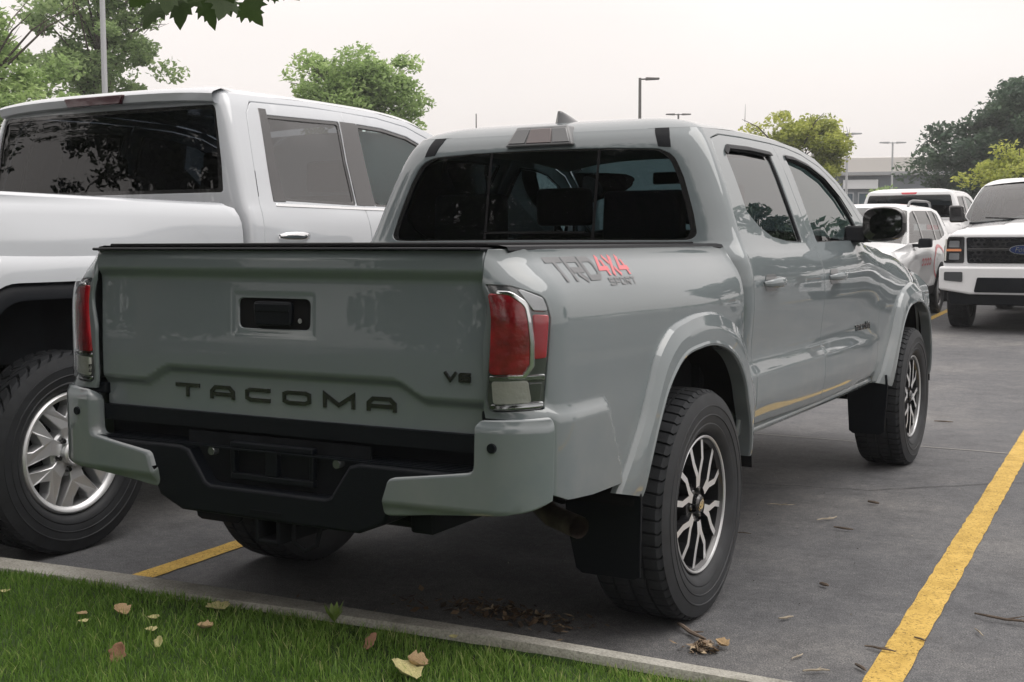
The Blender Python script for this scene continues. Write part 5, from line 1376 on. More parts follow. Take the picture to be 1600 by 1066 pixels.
# ---------------------------------------------------------------- white sport utility car (origin under the rear axle, nose +y)
SU_ = [(1.12,.905),(1.25,.865),(1.40,.815),(1.55,.755),(1.64,.70),(1.70,.64)]
STAB = table([(-1.0,[(.35,.86),(.5,.90),(.75,.915),(.95,.915),(1.05,.905)]+SU_),(0,[(.35,.90),(.5,.945),(.75,.960),(.92,.962),(1.02,.940)]+SU_),
 (1.5,[(.35,.90),(.5,.935),(.70,.930),(.85,.945),(.96,.952),(1.04,.935)]+SU_),(2.85,[(.35,.90),(.5,.945),(.75,.960),(.90,.955),(.98,.91),(1.04,.85)]+SU_),(3.65,[(.35,.82),(.5,.86),(.7,.87),(.85,.84),(.95,.76),(1.02,.68)]+SU_)])
def smap(y, z): return np.stack([STAB(y, z), np.asarray(y, float), np.asarray(z, float)], -1)
def build_suv(label, loc, rotz):
    root = thing('sport_utility_car', label, 'car', loc, rotz); WB = 2.86
    for mir in (False, True):
        sg = -1 if mir else 1
        def P(n_, o_, m_, par=None, **k): k.setdefault('step', .07); return panel(n_, smap, o_, m_, par or root, mirror=mir, **k)
        arc = lambda cy, r_: [(cy + r_*math.cos(R(t)), .36 + r_*math.sin(R(t))) for t in range(175, -1, -14)]
        top = [(3.62, .72), (3.55, .93), (3.2, 1.0), (2.5, 1.08), (2.25, 1.12), (1.75, 1.45), (1.45, 1.60), (1.2, 1.655), (.4, 1.675), (-.4, 1.655), (-.75, 1.60), (-.95, 1.30), (-1.02, 1.05), (-1.03, .50)]
        win = rpoly([(2.12, 1.13, .02), (1.62, 1.47), (1.40, 1.565), (1.15, 1.60, .05), (-.35, 1.605), (-.60, 1.55, .05), (-.72, 1.22, .04), (-.2, 1.15)], .01)
        b_ = P('body_side', [(-1.03, .40)] + arc(0, .42) + [(.42, .34), (WB-.42, .34)] + arc(WB, .42) + [(3.60, .40)] + top, WHITE2, holes=[win])
        for ay in (0, WB):
            rows = []
            for (ya, za), (yb, zb) in zip(arc(ay, .37), arc(ay, .45)):
                xa = float(STAB(np.array([yb]), np.array([zb]))[0]); rows.append([(sg*(xa+.004), yb, zb), (sg*(xa+.022), (ya+yb)/2, (za+zb)/2), (sg*(xa+.022), ya, za), (sg*(xa-.10), ya, za)])
            grid('arch_trim', np.array(rows), BLACK, root, hint=(sg, 0, 0))
            MB().box(min(sg*.55, sg*.57), max(sg*.55, sg*.57), ay-.45, ay+.45, .2, .85).build('arch_inner', MATTEB, root)
        P('sill_trim', [(.42, .33), (WB-.42, .33), (WB-.42, .46), (.42, .46)], BLACK, off=.012)
        P('side_window', win, GL_SUV, off=-.01, rim=0, step=.12)
        for y0, y1, dz in ((1.02, 1.10, 0), (.02, .11, .0), (-.46, -.40, 0)): P('window_pillar', [(y0, 1.15), (y1, 1.15), (y1-.03, 1.60), (y0-.03, 1.60)], GLOSSB, off=-.004, rim=.004)
        rails = MB().tube([(sg*.66, 1.10, 1.66), (sg*.665, .98, 1.735), (sg*.66, .75, 1.755), (sg*.65, -.3, 1.755), (sg*.65, -.55, 1.735), (sg*.645, -.65, 1.66)], .020, 8); rails.build('roof_rail', DECAL_L, root)
        mo = MB().prism(rpoly([(sg*.98, 1.06), (sg*1.17, 1.07), (sg*1.17, 1.20), (sg*1.0, 1.20)], .03), 1, 1.80, 1.95).build('door_mirror', BLACK, root, bevel=.03, seg=3)
        MB().box(min(sg*.88, sg*1.0), max(sg*.88, sg*1.0), 1.83, 1.92, 1.075, 1.12).build('mirror_arm', BLACK, mo)
        MB().prism(rpoly([(sg*.56, .76), (sg*.84, .72), (sg*.80, .86), (sg*.58, .88)], .02), 1, 3.50, 3.70).build('headlight', CLEARL, root, bevel=.015)
        # red graphic on the side
        def loop(cy, cz, ry, rz, a0, a1, th):
            mb = MB(); pl = [(cy + ry*math.cos(R(a)), cz + rz*math.sin(R(a))) for a in np.linspace(a0, a1, 18)]
            for q in strip2d(pl, th):
                V = []
                for p in q:
                    V.append((sg*(float(STAB(np.array([p.x]), np.array([p.y]))[0]) + .004), p.x, p.y))
                mb.add(V, [(0, 1, 2, 3)])
            mb.build('red_graphic', DECAL_R, root, smooth=False)
        loop(.15, .80, .42, .26, -60, 230, .05)
        for k, yy in enumerate((1.35, 1.18, 1.02, .86)): loop(yy, .84, .055, .045, 20, 320, .028)
    # roof, hood, windscreen, ends
    rows = []
    for y, z in [(-.97, 1.35), (-.85, 1.52), (-.72, 1.60), (-.4, 1.655), (.4, 1.675), (1.2, 1.655), (1.45, 1.60)]:
        xe = float(STAB(np.array([y]), np.array([z]))[0]); rows.append([(xe*a, y, z + .05*(1-abs(a)**3)) for a in np.linspace(-1, 1, 17)])
    grid('roof', np.array(rows), WHITE2, root, angle=70, hint=(0, 0, 1))
    rows = []
    for y, z in [(1.45, 1.60), (1.75, 1.45), (2.0, 1.285), (2.25, 1.12)]:
        xe = float(STAB(np.array([y]), np.array([z]))[0]); rows.append([(xe*a, y + .16*(1-a*a), z + .05*(1-abs(a)**3)) for a in np.linspace(-1, 1, 15)])
    grid('windscreen', np.array(rows), WSG, root, hint=(0, 1, 1))
    rows = []
    for y, z in [(2.25, 1.12), (2.5, 1.08), (3.2, 1.0), (3.45, .95), (3.55, .93), (3.62, .72)]:
        xe = float(STAB(np.array([y]), np.array([z]))[0]); rows.append([(xe*a, y + .10*(1-a*a), z + .05*(1-abs(a)**3)) for a in np.linspace(-1, 1, 15)])
    grid('hood', np.array(rows), WHITE2, root, angle=60, hint=(0, 0, 1))
    fa = MB().prism(rpoly([(-.84, .36), (.84, .36), (.86, .74), (-.86, .74)], .06), 1, 3.45, 3.74).build('front_bumper', WHITE2, root, bevel=.06, seg=3)
    MB().prism(rpoly([(-.50, .50), (.50, .50), (.55, .82), (-.55, .82)], .05), 1, 3.70, 3.76).build('grille', BLACK, fa)
    MB().prism([(-.84, .40), (.84, .40), (.86, 1.05), (.80, 1.30), (-.80, 1.30), (-.86, 1.05)], 1, -1.06, -.95).build('tailgate', WHITE2, root, bevel=.03)
    MB().box(-.85, .85, -.9, 3.4, .30, .40).build('floor', UNDER, root)
    MB().box(-.85, .85, 2.3, 2.36, .40, 1.05).build('firewall', MATTEB, root)
    MB().prism(rpoly([(1.85, .7), (2.3, .7), (2.3, 1.08), (2.0, 1.10)], .03), 0, -.84, .84).build('dashboard', SEAT, root)
    for y in (.15, 1.05):
        for x in (-.40, .40):
            s = MB().prism(rpoly([(y-.1, .6), (y+.08, .6), (y-.06, 1.22), (y-.16, 1.22)], .03), 0, x-.26, x+.26); s.prism(rpoly([(y, .5), (y+.5, .5), (y+.5, .66), (y, .63)], .03), 0, x-.26, x+.26)
            so = s.build('seat', SEAT, root, bevel=.04); MB().prism(rpoly([(y-.17, 1.24), (y-.07, 1.24), (y-.08, 1.40), (y-.16, 1.40)], .03), 0, x-.13, x+.13).build('headrest', SEAT, so, bevel=.03)
    wp = make_wheel('plain', .37, .24, .12, 30); set_wheels(wp, root, [(.83, 0, .365, .2), (-.83, 0, .365, 1.), (.83, WB, .365, .5), (-.83, WB, .365, .1)])
    return root
GL_SUV = glass('car_side_glass', (.30, .34, .34), 1.6)
suv = build_suv('white sport utility car with roof rails and red loop graphic, behind the grey truck mirror', (-2.36, 16.5, gz(16.5)), math.pi); suv.rotation_euler = (-.0155, 0, math.pi)
# ---------------------------------------------------------------- trees
def leaf_mat(name, dark, mid, light, tr=.35):
    m = bpy.data.materials.new(name); m.use_nodes = True; n = m.node_tree; b = n.nodes['Principled BSDF']; b.inputs['Roughness'].default_value = .6; b.inputs['Specular IOR Level'].default_value = .3
    at = n.nodes.new('ShaderNodeAttribute'); at.attribute_name = 'tint'
    r = ramp(n, at.outputs['Fac'], [(0., dark), (.5, mid), (1., light)])
    n.links.new(r.outputs[0], b.inputs['Base Color'])
    t = n.nodes.new('ShaderNodeBsdfTranslucent'); n.links.new(r.outputs[0], t.inputs['Color'])
    x = n.nodes.new('ShaderNodeMixShader'); x.inputs[0].default_value = tr
    n.links.new(b.outputs[0], x.inputs[1]); n.links.new(t.outputs[0], x.inputs[2]); n.links.new(x.outputs[0], n.nodes['Material Output'].inputs['Surface'])
    return m
BARK = mat('bark', (.075, .060, .048), rough=.95, var=.4, vscale=18, bumpv=(40, .6))
def leaf_cloud(rng, C, Rr, per, size, flat=.6):
    """C: clump centres (n,3); Rr: clump radii; per: leaves in each"""
    n = len(C); N = n*per
    c = np.repeat(C, per, 0); r = np.repeat(Rr, per)[:, None]
    d = rng.normal(0, 1, (N, 3)); d /= np.linalg.norm(d, axis=1)[:, None]
    p = c + d*r*(rng.uniform(0, 1, (N, 1))**.45)*np.array([[1, 1, flat]])
    a = rng.normal(0, 1, (N, 3)); a[:, 2] *= .6; a /= np.linalg.norm(a, axis=1)[:, None]
    up = rng.normal(0, .55, (N, 3)) + np.array((0, 0, 1.)); b = np.cross(a, up); b /= np.maximum(np.linalg.norm(b, axis=1), 1e-6)[:, None]
    s = size*rng.uniform(.6, 1.35, (N, 1)); bend = up/np.linalg.norm(up, axis=1)[:, None]*s*.18
    P = np.stack([p - a*s, p + b*s*.52 - bend, p + a*s, p - b*s*.52 - bend], 1)
    tint = np.clip(np.repeat(rng.uniform(.22, .78, n), per) + rng.normal(0, .16, N), 0, 1)
    return P.reshape(-1, 3), np.arange(N*4).reshape(-1, 4), np.repeat(tint, 4)
def make_tree(name, label, loc, trunk_h, cr, cz, material, rng_seed, clumps=90, per=110, size=.13, lean=(0, 0), cr_clump=(.45, .95), group=None, bare=0, shell=.55, lobes=3):
    """trunk with limbs, crown of leaf clumps; cr = crown radii (x, y, z), cz = height of the crown's centre"""
    rng = np.random.default_rng(rng_seed); rd = random.Random(rng_seed)
    root = thing(name, label, 'tree', loc, 0, group or {'leafy_tree': 'leafy trees round the parking lot', 'maple_tree': 'maple trees on the lawn', 'shrub': None, 'hedge_shrub': 'hedge shrubs behind the lawn'}.get(name))
    C = []
    lob = [np.array((rng.uniform(-.45, .45), rng.uniform(-.45, .45), rng.uniform(-.35, .5))) for _ in range(lobes)] + [np.zeros(3)]
    while len(C) < clumps:
        d = rng.normal(0, 1, 3); d /= np.linalg.norm(d); rr = rng.uniform(shell, 1.0)
        l = lob[rng.integers(0, len(lob))]; k = .68 if np.any(l) else .92
        q = (d*rr*k + l*.75)*np.array(cr)
        if q[2] < -cr[2]*.9: continue
        C.append(q + np.array((lean[0], lean[1], cz)))
    C = np.array(C); Rr = rng.uniform(*cr_clump, len(C))
    P, Q, T = leaf_cloud(rng, C, Rr, per, size)
    crown = fast_mesh('crown', P, Q, material, root, T)
    mb = MB(); tr = max(.07, trunk_h*.035 + cr[0]*.02)
    top = (lean[0]*.5, lean[1]*.5, cz)
    mb.tube([(0, 0, -.05), (lean[0]*.05, lean[1]*.05, .4), (lean[0]*.2, lean[1]*.2, trunk_h), top, (lean[0], lean[1], cz+cr[2]*.6)], [tr*1.35, tr, tr*.8, tr*.5, tr*.12], 10)
    mb.build('trunk', BARK, root)
    lb = MB()
    for i in range(min(len(C), 26)):
        t = rd.uniform(0.25, 1); s = Vector((lean[0]*.3, lean[1]*.3, trunk_h)).lerp(Vector(top), t); e = Vector(C[i]); m_ = s.lerp(e, .5) + Vector((0, 0, .12*cr[2]))
        lb.tube([s, m_, e], [tr*.32, tr*.2, tr*.06], 6, cap=False)
    for i in range(bare):      # bare twigs that stick out of the crown
        a = rd.uniform(0, 6.283); e = Vector((lean[0] + cr[0]*1.0*math.cos(a), lean[1] + cr[1]*math.sin(a), cz + cr[2]*rd.uniform(.3, 1.15))); s = Vector((lean[0], lean[1], cz))
        lb.tube([s.lerp(e, .3), s.lerp(e, .7) + Vector((0, 0, .2)), e], [.04, .025, .008], 5, cap=False)
        for k in range(3):
            b0 = s.lerp(e, rd.uniform(.6, .95)); lb.tube([b0, b0 + Vector((rd.uniform(-.6, .6), rd.uniform(-.6, .6), rd.uniform(.1, .7)))], [.014, .005], 4, cap=False)
    lb.build('limbs', BARK, root)
    return root
LF_A = leaf_mat('leaves_light_green', (.17, .25, .09), (.33, .46, .17), (.50, .63, .27), .5)
LF_B = leaf_mat('leaves_mid_green', (.16, .23, .10), (.30, .41, .18), (.46, .57, .28), .55)
LF_C = leaf_mat('leaves_yellow_green', (.18, .22, .05), (.36, .40, .09), (.58, .60, .15), .5)
LF_D = leaf_mat('leaves_dark_green', (.030, .060, .040), (.060, .105, .062), (.11, .17, .095), .35)
LF_M = leaf_mat('leaves_maple', (.012, .026, .010), (.028, .052, .016), (.055, .085, .025), .45)
make_tree('leafy_tree', 'light green bushy tree at the upper left corner beside the pale lamp post', (-27.3, 18.7, gz(20)), 2.2, (3.0, 3.0, 2.9), 5.1, LF_A, 11, clumps=130, per=230, size=.10, bare=6)
make_tree('leafy_tree', 'tall loose green tree with bare twigs right of the pale lamp post', (-29.6, 25.5, gz(25)), 3.0, (2.9, 2.9, 3.9), 7.2, LF_B, 12, clumps=95, per=190, size=.10, bare=16, cr_clump=(.35, .8), shell=.35)
make_tree('leafy_tree', 'round green tree above the white truck, left of the grey truck cab', (-24.7, 32.9, gz(33)), 2.2, (2.55, 2.55, 2.3), 5.5, LF_A, 13, clumps=95, per=200, size=.10, bare=7, cr_clump=(.4, .85))
make_tree('leafy_tree', 'yellow green tree behind the roof of the grey truck', (-12.7, 46.0, .35), 2.0, (2.35, 2.35, 2.3), 4.1, LF_C, 14, clumps=95, per=180, size=.09, bare=5, cr_clump=(.35, .75))
make_tree('leafy_tree', 'big dark green tree towering behind the parked white vehicles', (-6.2, 63.0, .35), 2.4, (5.6, 5.0, 4.4), 5.3, LF_D, 15, clumps=340, per=240, size=.15, cr_clump=(.7, 1.4), lobes=6)
make_tree('leafy_tree', 'small bright yellow green tree in front of the big dark tree', (-3.9, 44.0, .35), 1.4, (1.9, 1.9, 1.45), 3.3, LF_C, 16, clumps=75, per=150, size=.085, cr_clump=(.3, .65))
make_tree('shrub', 'pale green shrub in front of the grey building', (-16.2, 78.0, .35), .6, (1.6, 1.6, 1.8), 2.6, LF_A, 17, clumps=45, per=80, size=.16)
# trees that stand outside the frame and show in the paint and glass
make_tree('leafy_tree', 'wide green tree on the far right beyond the parked pickups', (9.6, 30.5, .3), 2.2, (3.0, 3.0, 3.3), 5.2, LF_D, 21, clumps=150, per=110, size=.17)
make_tree('leafy_tree', 'dark green tree farther right beyond the parking lot', (26., 30., .3), 2.4, (4.8, 4.8, 2.8), 4.4, LF_D, 22, clumps=140, per=90, size=.22)
make_tree('leafy_tree', 'green tree at the back of the parking lot on the right', (4.9, 33., .3), 2.0, (2.6, 2.6, 2.5), 4.2, LF_D, 23, clumps=150, per=110, size=.17)

# maple over the camera: its lowest leaves hang into the top of the picture
maple = make_tree('maple_tree', 'maple tree overhead whose lobed leaves hang into the top of the picture', (-2.6, -8.6, .1), 2.6, (4.4, 3.6, 2.8), 5.4, LF_M, 31, clumps=210, per=150, size=.085, lean=(.2, .6), cr_clump=(.6, 1.1))
make_tree('maple_tree', 'second maple tree on the lawn behind the camera', (-9.4, -9.0, .1), 2.4, (4.2, 3.8, 4.6), 6.2, LF_M, 32, clumps=210, per=90, size=.12, cr_clump=(.6, 1.1))  # this and the next four maples: unseen, added to darken tailgate and glass
make_tree('maple_tree', 'third maple tree on the lawn behind the camera', (4.2, -13.5, .1), 2.4, (4.4, 3.6, 3.6), 4.8, LF_M, 33, clumps=190, per=90, size=.12, cr_clump=(.6, 1.1))
make_tree('maple_tree', 'fourth maple tree far back on the lawn behind the camera', (-7.4, -15.5, .1), 2.0, (5.0, 3.6, 5.2), 6.4, LF_M, 34, clumps=190, per=80, size=.12, cr_clump=(.5, .95))
make_tree('maple_tree', 'fifth maple tree at the left end of the lawn behind the camera', (-15.0, -12.5, .1), 2.0, (4.8, 3.8, 5.2), 6.4, LF_M, 35, clumps=190, per=80, size=.12, cr_clump=(.5, .95))
make_tree('maple_tree', 'sixth maple tree far to the left of the lawn', (-20.5, -6.5, .1), 2.0, (4.8, 4.2, 5.2), 6.4, LF_M, 36, clumps=190, per=80, size=.12, cr_clump=(.5, .95))
for k_, (x_, y_, s_) in enumerate(((-18., -17., 1.1), (-10.5, -21., 1.1), (-2.5, -22.5, 1.1), (6., -21.5, 1.1))):  # unseen shrubs added as a dark horizon for tailgate, mirror and rear glass
    make_tree('hedge_shrub', ['broad hedge shrub at the left end of the row behind the lawn', 'second hedge shrub in the row behind the lawn', 'third hedge shrub in the row behind the lawn', 'broad hedge shrub at the right end of the row behind the lawn'][k_], (x_, y_, .0), .5, (4.2*s_, 2.2, 2.4*s_), 2.2, LF_M, 60+k_, clumps=90, per=80, size=.17, cr_clump=(.7, 1.2))
LEAFG, n, b = node_mat('maple_leaf_underside', .5)
t = n.nodes.new('ShaderNodeTexCoord'); wv = nn(n, 'ShaderNodeTexNoise', Scale=40., Detail=4.); n.links.new(t.outputs['Object'], wv.inputs['Vector'])
rg_ = ramp(n, wv.outputs['Fac'], [(.3, (.030, .055, .016)), (.7, (.060, .095, .028))]); n.links.new(rg_.outputs[0], b.inputs['Base Color'])
tl = n.nodes.new('ShaderNodeBsdfTranslucent'); n.links.new(rg_.outputs[0], tl.inputs['Color']); mx_ = n.nodes.new('ShaderNodeMixShader'); mx_.inputs[0].default_value = .5
n.links.new(b.outputs[0], mx_.inputs[1]); n.links.new(tl.outputs[0], mx_.inputs[2]); n.links.new(mx_.outputs[0], n.nodes['Material Output'].inputs['Surface'])
def maple_outline():
    h = [(0, 0), (.10, .03), (.30, -.10), (.27, .06), (.52, .05), (.44, .20), (.62, .34), (.50, .38), (.58, .58), (.38, .50), (.28, .56), (.32, .74), (.20, .72), (.16, .86), (0, 1.10)]
    return h + [(-x, y) for x, y in h[-2:0:-1]]
ol = maple_outline(); V = [(0, .40, .02)] + [(x, y, -.10*x*x*2 - .06*abs(y-.4)**2*2) for x, y in ol]; F = [(0, i+1, (i+1) % len(ol)+1) for i in range(len(ol))]
leaf_me = bpy.data.meshes.new('leaf'); leaf_me.from_pydata(V, [], F); leaf_me.materials.append(LEAFG)
def cam_pt(px, py, d):
    v = _F + _R2*((px-800)/CAM_F) - _U2*((py-533)/CAM_F); return Vector(CAM_P) + v*d
rd = random.Random(5)
# the branch comes down from the crown and ends above the frame, about 3.3 m from the camera
bend = cam_pt(330, -60, 3.3)
br = MB().tube([(-1.6, -6.2, 4.4), (-.6, -4.2, 3.2), tuple(bend + Vector((0, -.9, .45))), tuple(bend), tuple(cam_pt(240, -25, 3.2))], [.05, .035, .016, .009, .004], 7).build('branch', BARK, maple)
br.location = maple.matrix_world.inverted() @ Vector((0, 0, 0)) if False else Vector((0, 0, 0)) - Vector(maple.location)
for (px, py, s, rot, d) in [(285, -38, .105, 178, 3.20), (247, -18, .080, 150, 3.22), (322, -28, .085, 200, 3.3), (352, -30, .080, 172, 3.28), (382, -22, .075, 215, 3.3), (225, -36, .07, 120, 3.25), (300, -55, .10, 160, 3.35), (262, -50, .09, 190, 3.15), (398, -45, .07, 240, 3.35), (340, -60, .10, 190, 3.25), (210, -60, .09, 140, 3.3), (425, -60, .09, 220, 3.3), (370, -62, .09, 170, 3.4)]:
    o = bpy.data.objects.new('leaf', leaf_me); link(o, maple)
    q = cam_pt(px, py+22, d); a = R(rot + rd.uniform(-8, 8))
    ux = (_R2*math.cos(a) + _U2*math.sin(a)); uy = (-_R2*math.sin(a) + _U2*math.cos(a)); uz = ux.cross(uy)
    tilt = Matrix.Rotation(R(rd.uniform(-35, 35)), 3, 'X') @ Matrix.Rotation(R(rd.uniform(-30, 30)), 3, 'Y')
    m3 = Matrix((ux, uy, uz)).transposed() @ tilt
    m4 = m3.to_4x4(); m4.translation = q; o.matrix_local = Matrix.Translation(-Vector(maple.location)) @ m4 @ Matrix.Scale(s, 4)
    st = MB().tube([(0, 0, 0), (.02, -.45, .03), (.0, -.9, .1)], .012, 5).build('leaf_stalk', LEAFG, o)

# ---------------------------------------------------------------- lamp posts
POLE = mat('galvanised_pole', (.42, .43, .44), rough=.5, metal=.4); POLED = mat('bronze_pole', (.13, .125, .12), rough=.5, metal=.3)
def lamp_post(label, px, py_top, depth, r0, arm, m_, loc=None):
    top = cam_pt(px, py_top, depth); x, y = top.x, top.y; z0 = gz(y); H = top.z - z0
    root = thing('lamp_post', label, 'lamp post', (x, y, z0), 0, 'parking lot lamp posts')
    MB().tube([(0, 0, 0), (0, 0, H*.5), (0, 0, H)], [r0, r0*.85, r0*.7], 12).build('pole', m_, root)
    MB().lathe([(0, 0), (0, r0*2.6), (.5, r0*2.6), (.52, 0)], 16, axis=2).build('base', CONC, root)
    if arm:
        for s in ((1,) if arm == 1 else (-1, 1)):
            h = MB(); dx, dy = _R.x*s, _R.y*s
            h.tube([(0, 0, H-.06), (dx*.35, dy*.35, H-.04)], .035, 8)
            h.build('arm', m_, root)
            hd = MB().prism(rpoly([(.25, -.10), (.85, -.07), (.85, .0), (.25, .02)], .02), 1, -.14, .14).xf(lambda p: (p[0]*dx - p[1]*dy, p[0]*dy + p[1]*dx, p[2] + H))
            hd.build('lamp_head', m_, root, bevel=.02)
    return root
lamp_post('tall pale lamp post between the trees at the upper left', 158, -60, 30, .085, 0, POLE)
lamp_post('grey lamp post with one arm rising behind the grey truck roof', 1000, 122, 55, .09, 1, POLED)
lamp_post('small lamp post with two heads just above the grey truck roof', 1060, 178, 85, .09, 2, POLED)
lamp_post('thin distant pole left of the brake lamp of the grey truck', 744, 178, 90, .06, 0, POLED)
lamp_post('lamp post with two heads left of the grey building sign', 1324, 208, 75, .09, 2, POLE)
lamp_post('lamp post with short two-sided head right of the grey building sign', 1395, 222, 82, .08, 2, POLE)

# ---------------------------------------------------------------- grey building at the back
def build_building():
    a = cam_pt(1345, 300, 92); z0 = gz(90)
    root = thing('building', 'low grey commercial building with pale roof band and window front in the distance', 'building', (a.x, a.y, z0), R(29.46-12))
    fac = mat('facade_grey', (.16, .18, .20), rough=.7, var=.1, vscale=1.); band = mat('roof_band', (.62, .60, .57), rough=.7); gl = mat('window_glass_dark', (.06, .09, .12), rough=.08, coat=1.); fr = mat('window_frame_grey', (.35, .37, .39), rough=.5, metal=.5)
    w = MB().box(-22, 26, 0, 14, 0, 5.6).build('wall', fac, root)
    MB().box(-22.6, 26.6, -.6, 14.6, 5.6, 6.9).build('roof', band, root, bevel=.04)
    MB().box(-22.6, 26.6, -.66, -.61, 5.62, 5.85).build('roof_edge', mat('edge_grey', (.30, .31, .32), rough=.6), root)
    for i in range(18):
        x = -21 + i*2.6
        f = MB()
        for b_ in ((x, x+2.3, .3, .38), (x, x+2.3, 4.3, 4.38), (x, x+.08, .38, 4.3), (x+2.22, x+2.3, .38, 4.3), (x+1.11, x+1.19, .38, 4.3)): f.box(b_[0], b_[1], -.10, -.02, b_[2], b_[3])
        wo = f.build('window', fr, root)
        MB().box(x+.05, x+2.25, -.05, -.015, .35, 4.33).build('pane', gl, wo)
    MB().box(-1.3, 1.2, -.35, -.15, 4.62, 5.30).build('sign_board', mat('sign_pale', (.66, .67, .68), rough=.5), root, bevel=.03)
    return root
build_building()

# far wood that closes the lot: one mass of foliage
rngw = np.random.default_rng(77)
Cw = np.stack([rngw.uniform(-170, 90, 520), rngw.uniform(128, 140, 520), rngw.uniform(.6, 5.2, 520)], -1)
Cw = np.concatenate([Cw, np.stack([rngw.uniform(-120, -105, 260), rngw.uniform(-20, 130, 260), rngw.uniform(.6, 5.5, 260)], -1)])
Pw, Qw, Tw = leaf_cloud(rngw, Cw, rngw.uniform(1.4, 2.6, len(Cw)), 60, .42)
tag(fast_mesh('distant_wood', Pw, Qw, LF_D, None, Tw), 'distant green wood closing the far side of the parking lot', 'wood', kind='stuff')
# ---------------------------------------------------------------- thin summer haze over the lot
hz = MB().box(-180, 120, -60, 170, -1.2, 14.5).build('haze', mat('haze_air', (1, 1, 1)), None, smooth=False)
hm = hz.data.materials[0]; hn = hm.node_tree; hn.nodes.remove(hn.nodes['Principled BSDF'])
pv = hn.nodes.new('ShaderNodeVolumePrincipled'); pv.inputs['Color'].default_value = (.93, .95, .97, 1); pv.inputs['Density'].default_value = .0011; pv.inputs['Anisotropy'].default_value = .2
hn.links.new(pv.outputs[0], hn.nodes['Material Output'].inputs['Volume']); tag(hz, kind='stuff')
hz['label'] = 'thin pale summer haze over the parking lot'
# ---------------------------------------------------------------- fallen leaves, twigs, litter by the kerb
DRY = mat('dry_leaf_tan', (.34, .24, .13), rough=.8, var=.35, vscale=30); DRY2 = mat('dry_leaf_yellow', (.46, .42, .20), rough=.75, var=.3, vscale=30); DRY3 = mat('dry_leaf_pink_brown', (.30, .16, .10), rough=.8, var=.3, vscale=30)
TWIG = mat('twig_brown', (.11, .085, .065), rough=.95, var=.4, vscale=60); TWIGP = mat('twig_pale', (.30, .26, .20), rough=.95, var=.3, vscale=60)
def ground_pt(px, py, z):
    v = _F + _R2*((px-800)/CAM_F) - _U2*((py-533)/CAM_F); t_ = (z-CAM_P[2])/v.z; return Vector(CAM_P) + v*t_
def fallen_leaf(px, py, s, m_, label, on='grass', curl=.5, rot=0., tilt=(0, 0), seed=0):
    z = .118 if on == 'grass' else .012
    p = ground_pt(px, py, z); rd = random.Random(seed + px)
    V = []; F = []; n_ = 9
    for i in range(n_):
        t_ = i/(n_-1); wdt = .42*math.sin(math.pi*min(.98, t_*.92+.06))**.8*(1+.18*math.sin(t_*17+seed))
        for k, a in enumerate((-1, -.5, 0, .5, 1)):
            V.append((a*wdt, t_-.5, curl*(.55*a*a*wdt*1.6 + .9*(t_-.5)**2) + .03*rd.uniform(-1, 1)))
    for i in range(n_-1):
        for k in range(4): F.append((i*5+k, i*5+k+1, (i+1)*5+k+1, (i+1)*5+k))
    o = mobj('fallen_leaf', V, F, m_, None, angle=60); o.scale = (s,)*3; o.location = p; o.rotation_euler = (R(tilt[0]), R(tilt[1]), R(rot))
    so = o.modifiers.new('thick', 'SOLIDIFY'); so.thickness = .012
    return tag(o, label, 'leaf', 'fallen leaves')
fallen_leaf(190, 957, .060, DRY, 'tan curled leaf pair lying in the grass at the left', rot=70, curl=.9, tilt=(20, 0))
fallen_leaf(128, 960, .036, DRY, 'small tan leaf left of the curled tan leaf', rot=100, seed=1)
fallen_leaf(130, 972, .034, DRY2, 'small pale yellow leaf below the small tan leaf', rot=80, seed=2)
fallen_leaf(240, 966, .040, DRY2, 'narrow pale leaf in the grass right of the tan leaf', rot=60, seed=3)
fallen_leaf(236, 985, .042, DRY2, 'narrow yellow leaf lying lower in the grass near the left', rot=65, seed=4)
fallen_leaf(249, 1003, .034, DRY2, 'little upright yellow leaf in the grass', rot=10, tilt=(60, 0), seed=5)
fallen_leaf(186, 1020, .060, DRY3, 'brown shrivelled leaf standing in the grass', rot=15, tilt=(70, 10), seed=6)
fallen_leaf(580, 1002, .055, DRY3, 'pinkish brown leaf standing upright in the grass', rot=-30, tilt=(55, 10), curl=.2, seed=7)
fallen_leaf(632, 1050, .10, DRY2, 'large curled yellow leaf at the bottom of the lawn', rot=75, curl=.55, tilt=(18, 14), seed=8)
fallen_leaf(648, 1040, .060, DRY, 'crumpled tan leaf on top of the large curled yellow leaf', rot=130, curl=1.3, tilt=(25, -20), seed=9)
fallen_leaf(8, 925, .036, DRY2, 'yellow leaf at the left end of the lawn', rot=40, seed=10)
fallen_leaf(340, 950, .085, DRY2, 'pale long dead leaf in the grass by the kerb', rot=70, seed=11, curl=.4)
fallen_leaf(320, 982, .05, DRY, 'folded tan leaf below the pale long leaf', rot=110, seed=12, curl=.9)
fallen_leaf(708, 996, .030, DRY2, 'tiny yellow leaf beside the kerb in the middle', rot=50, seed=13)
fallen_leaf(1128, 1008, .050, DRY, 'tan leaf at the end of the twig behind the rear tyre', 'asphalt', rot=60, seed=14, curl=.9, tilt=(10, 0))
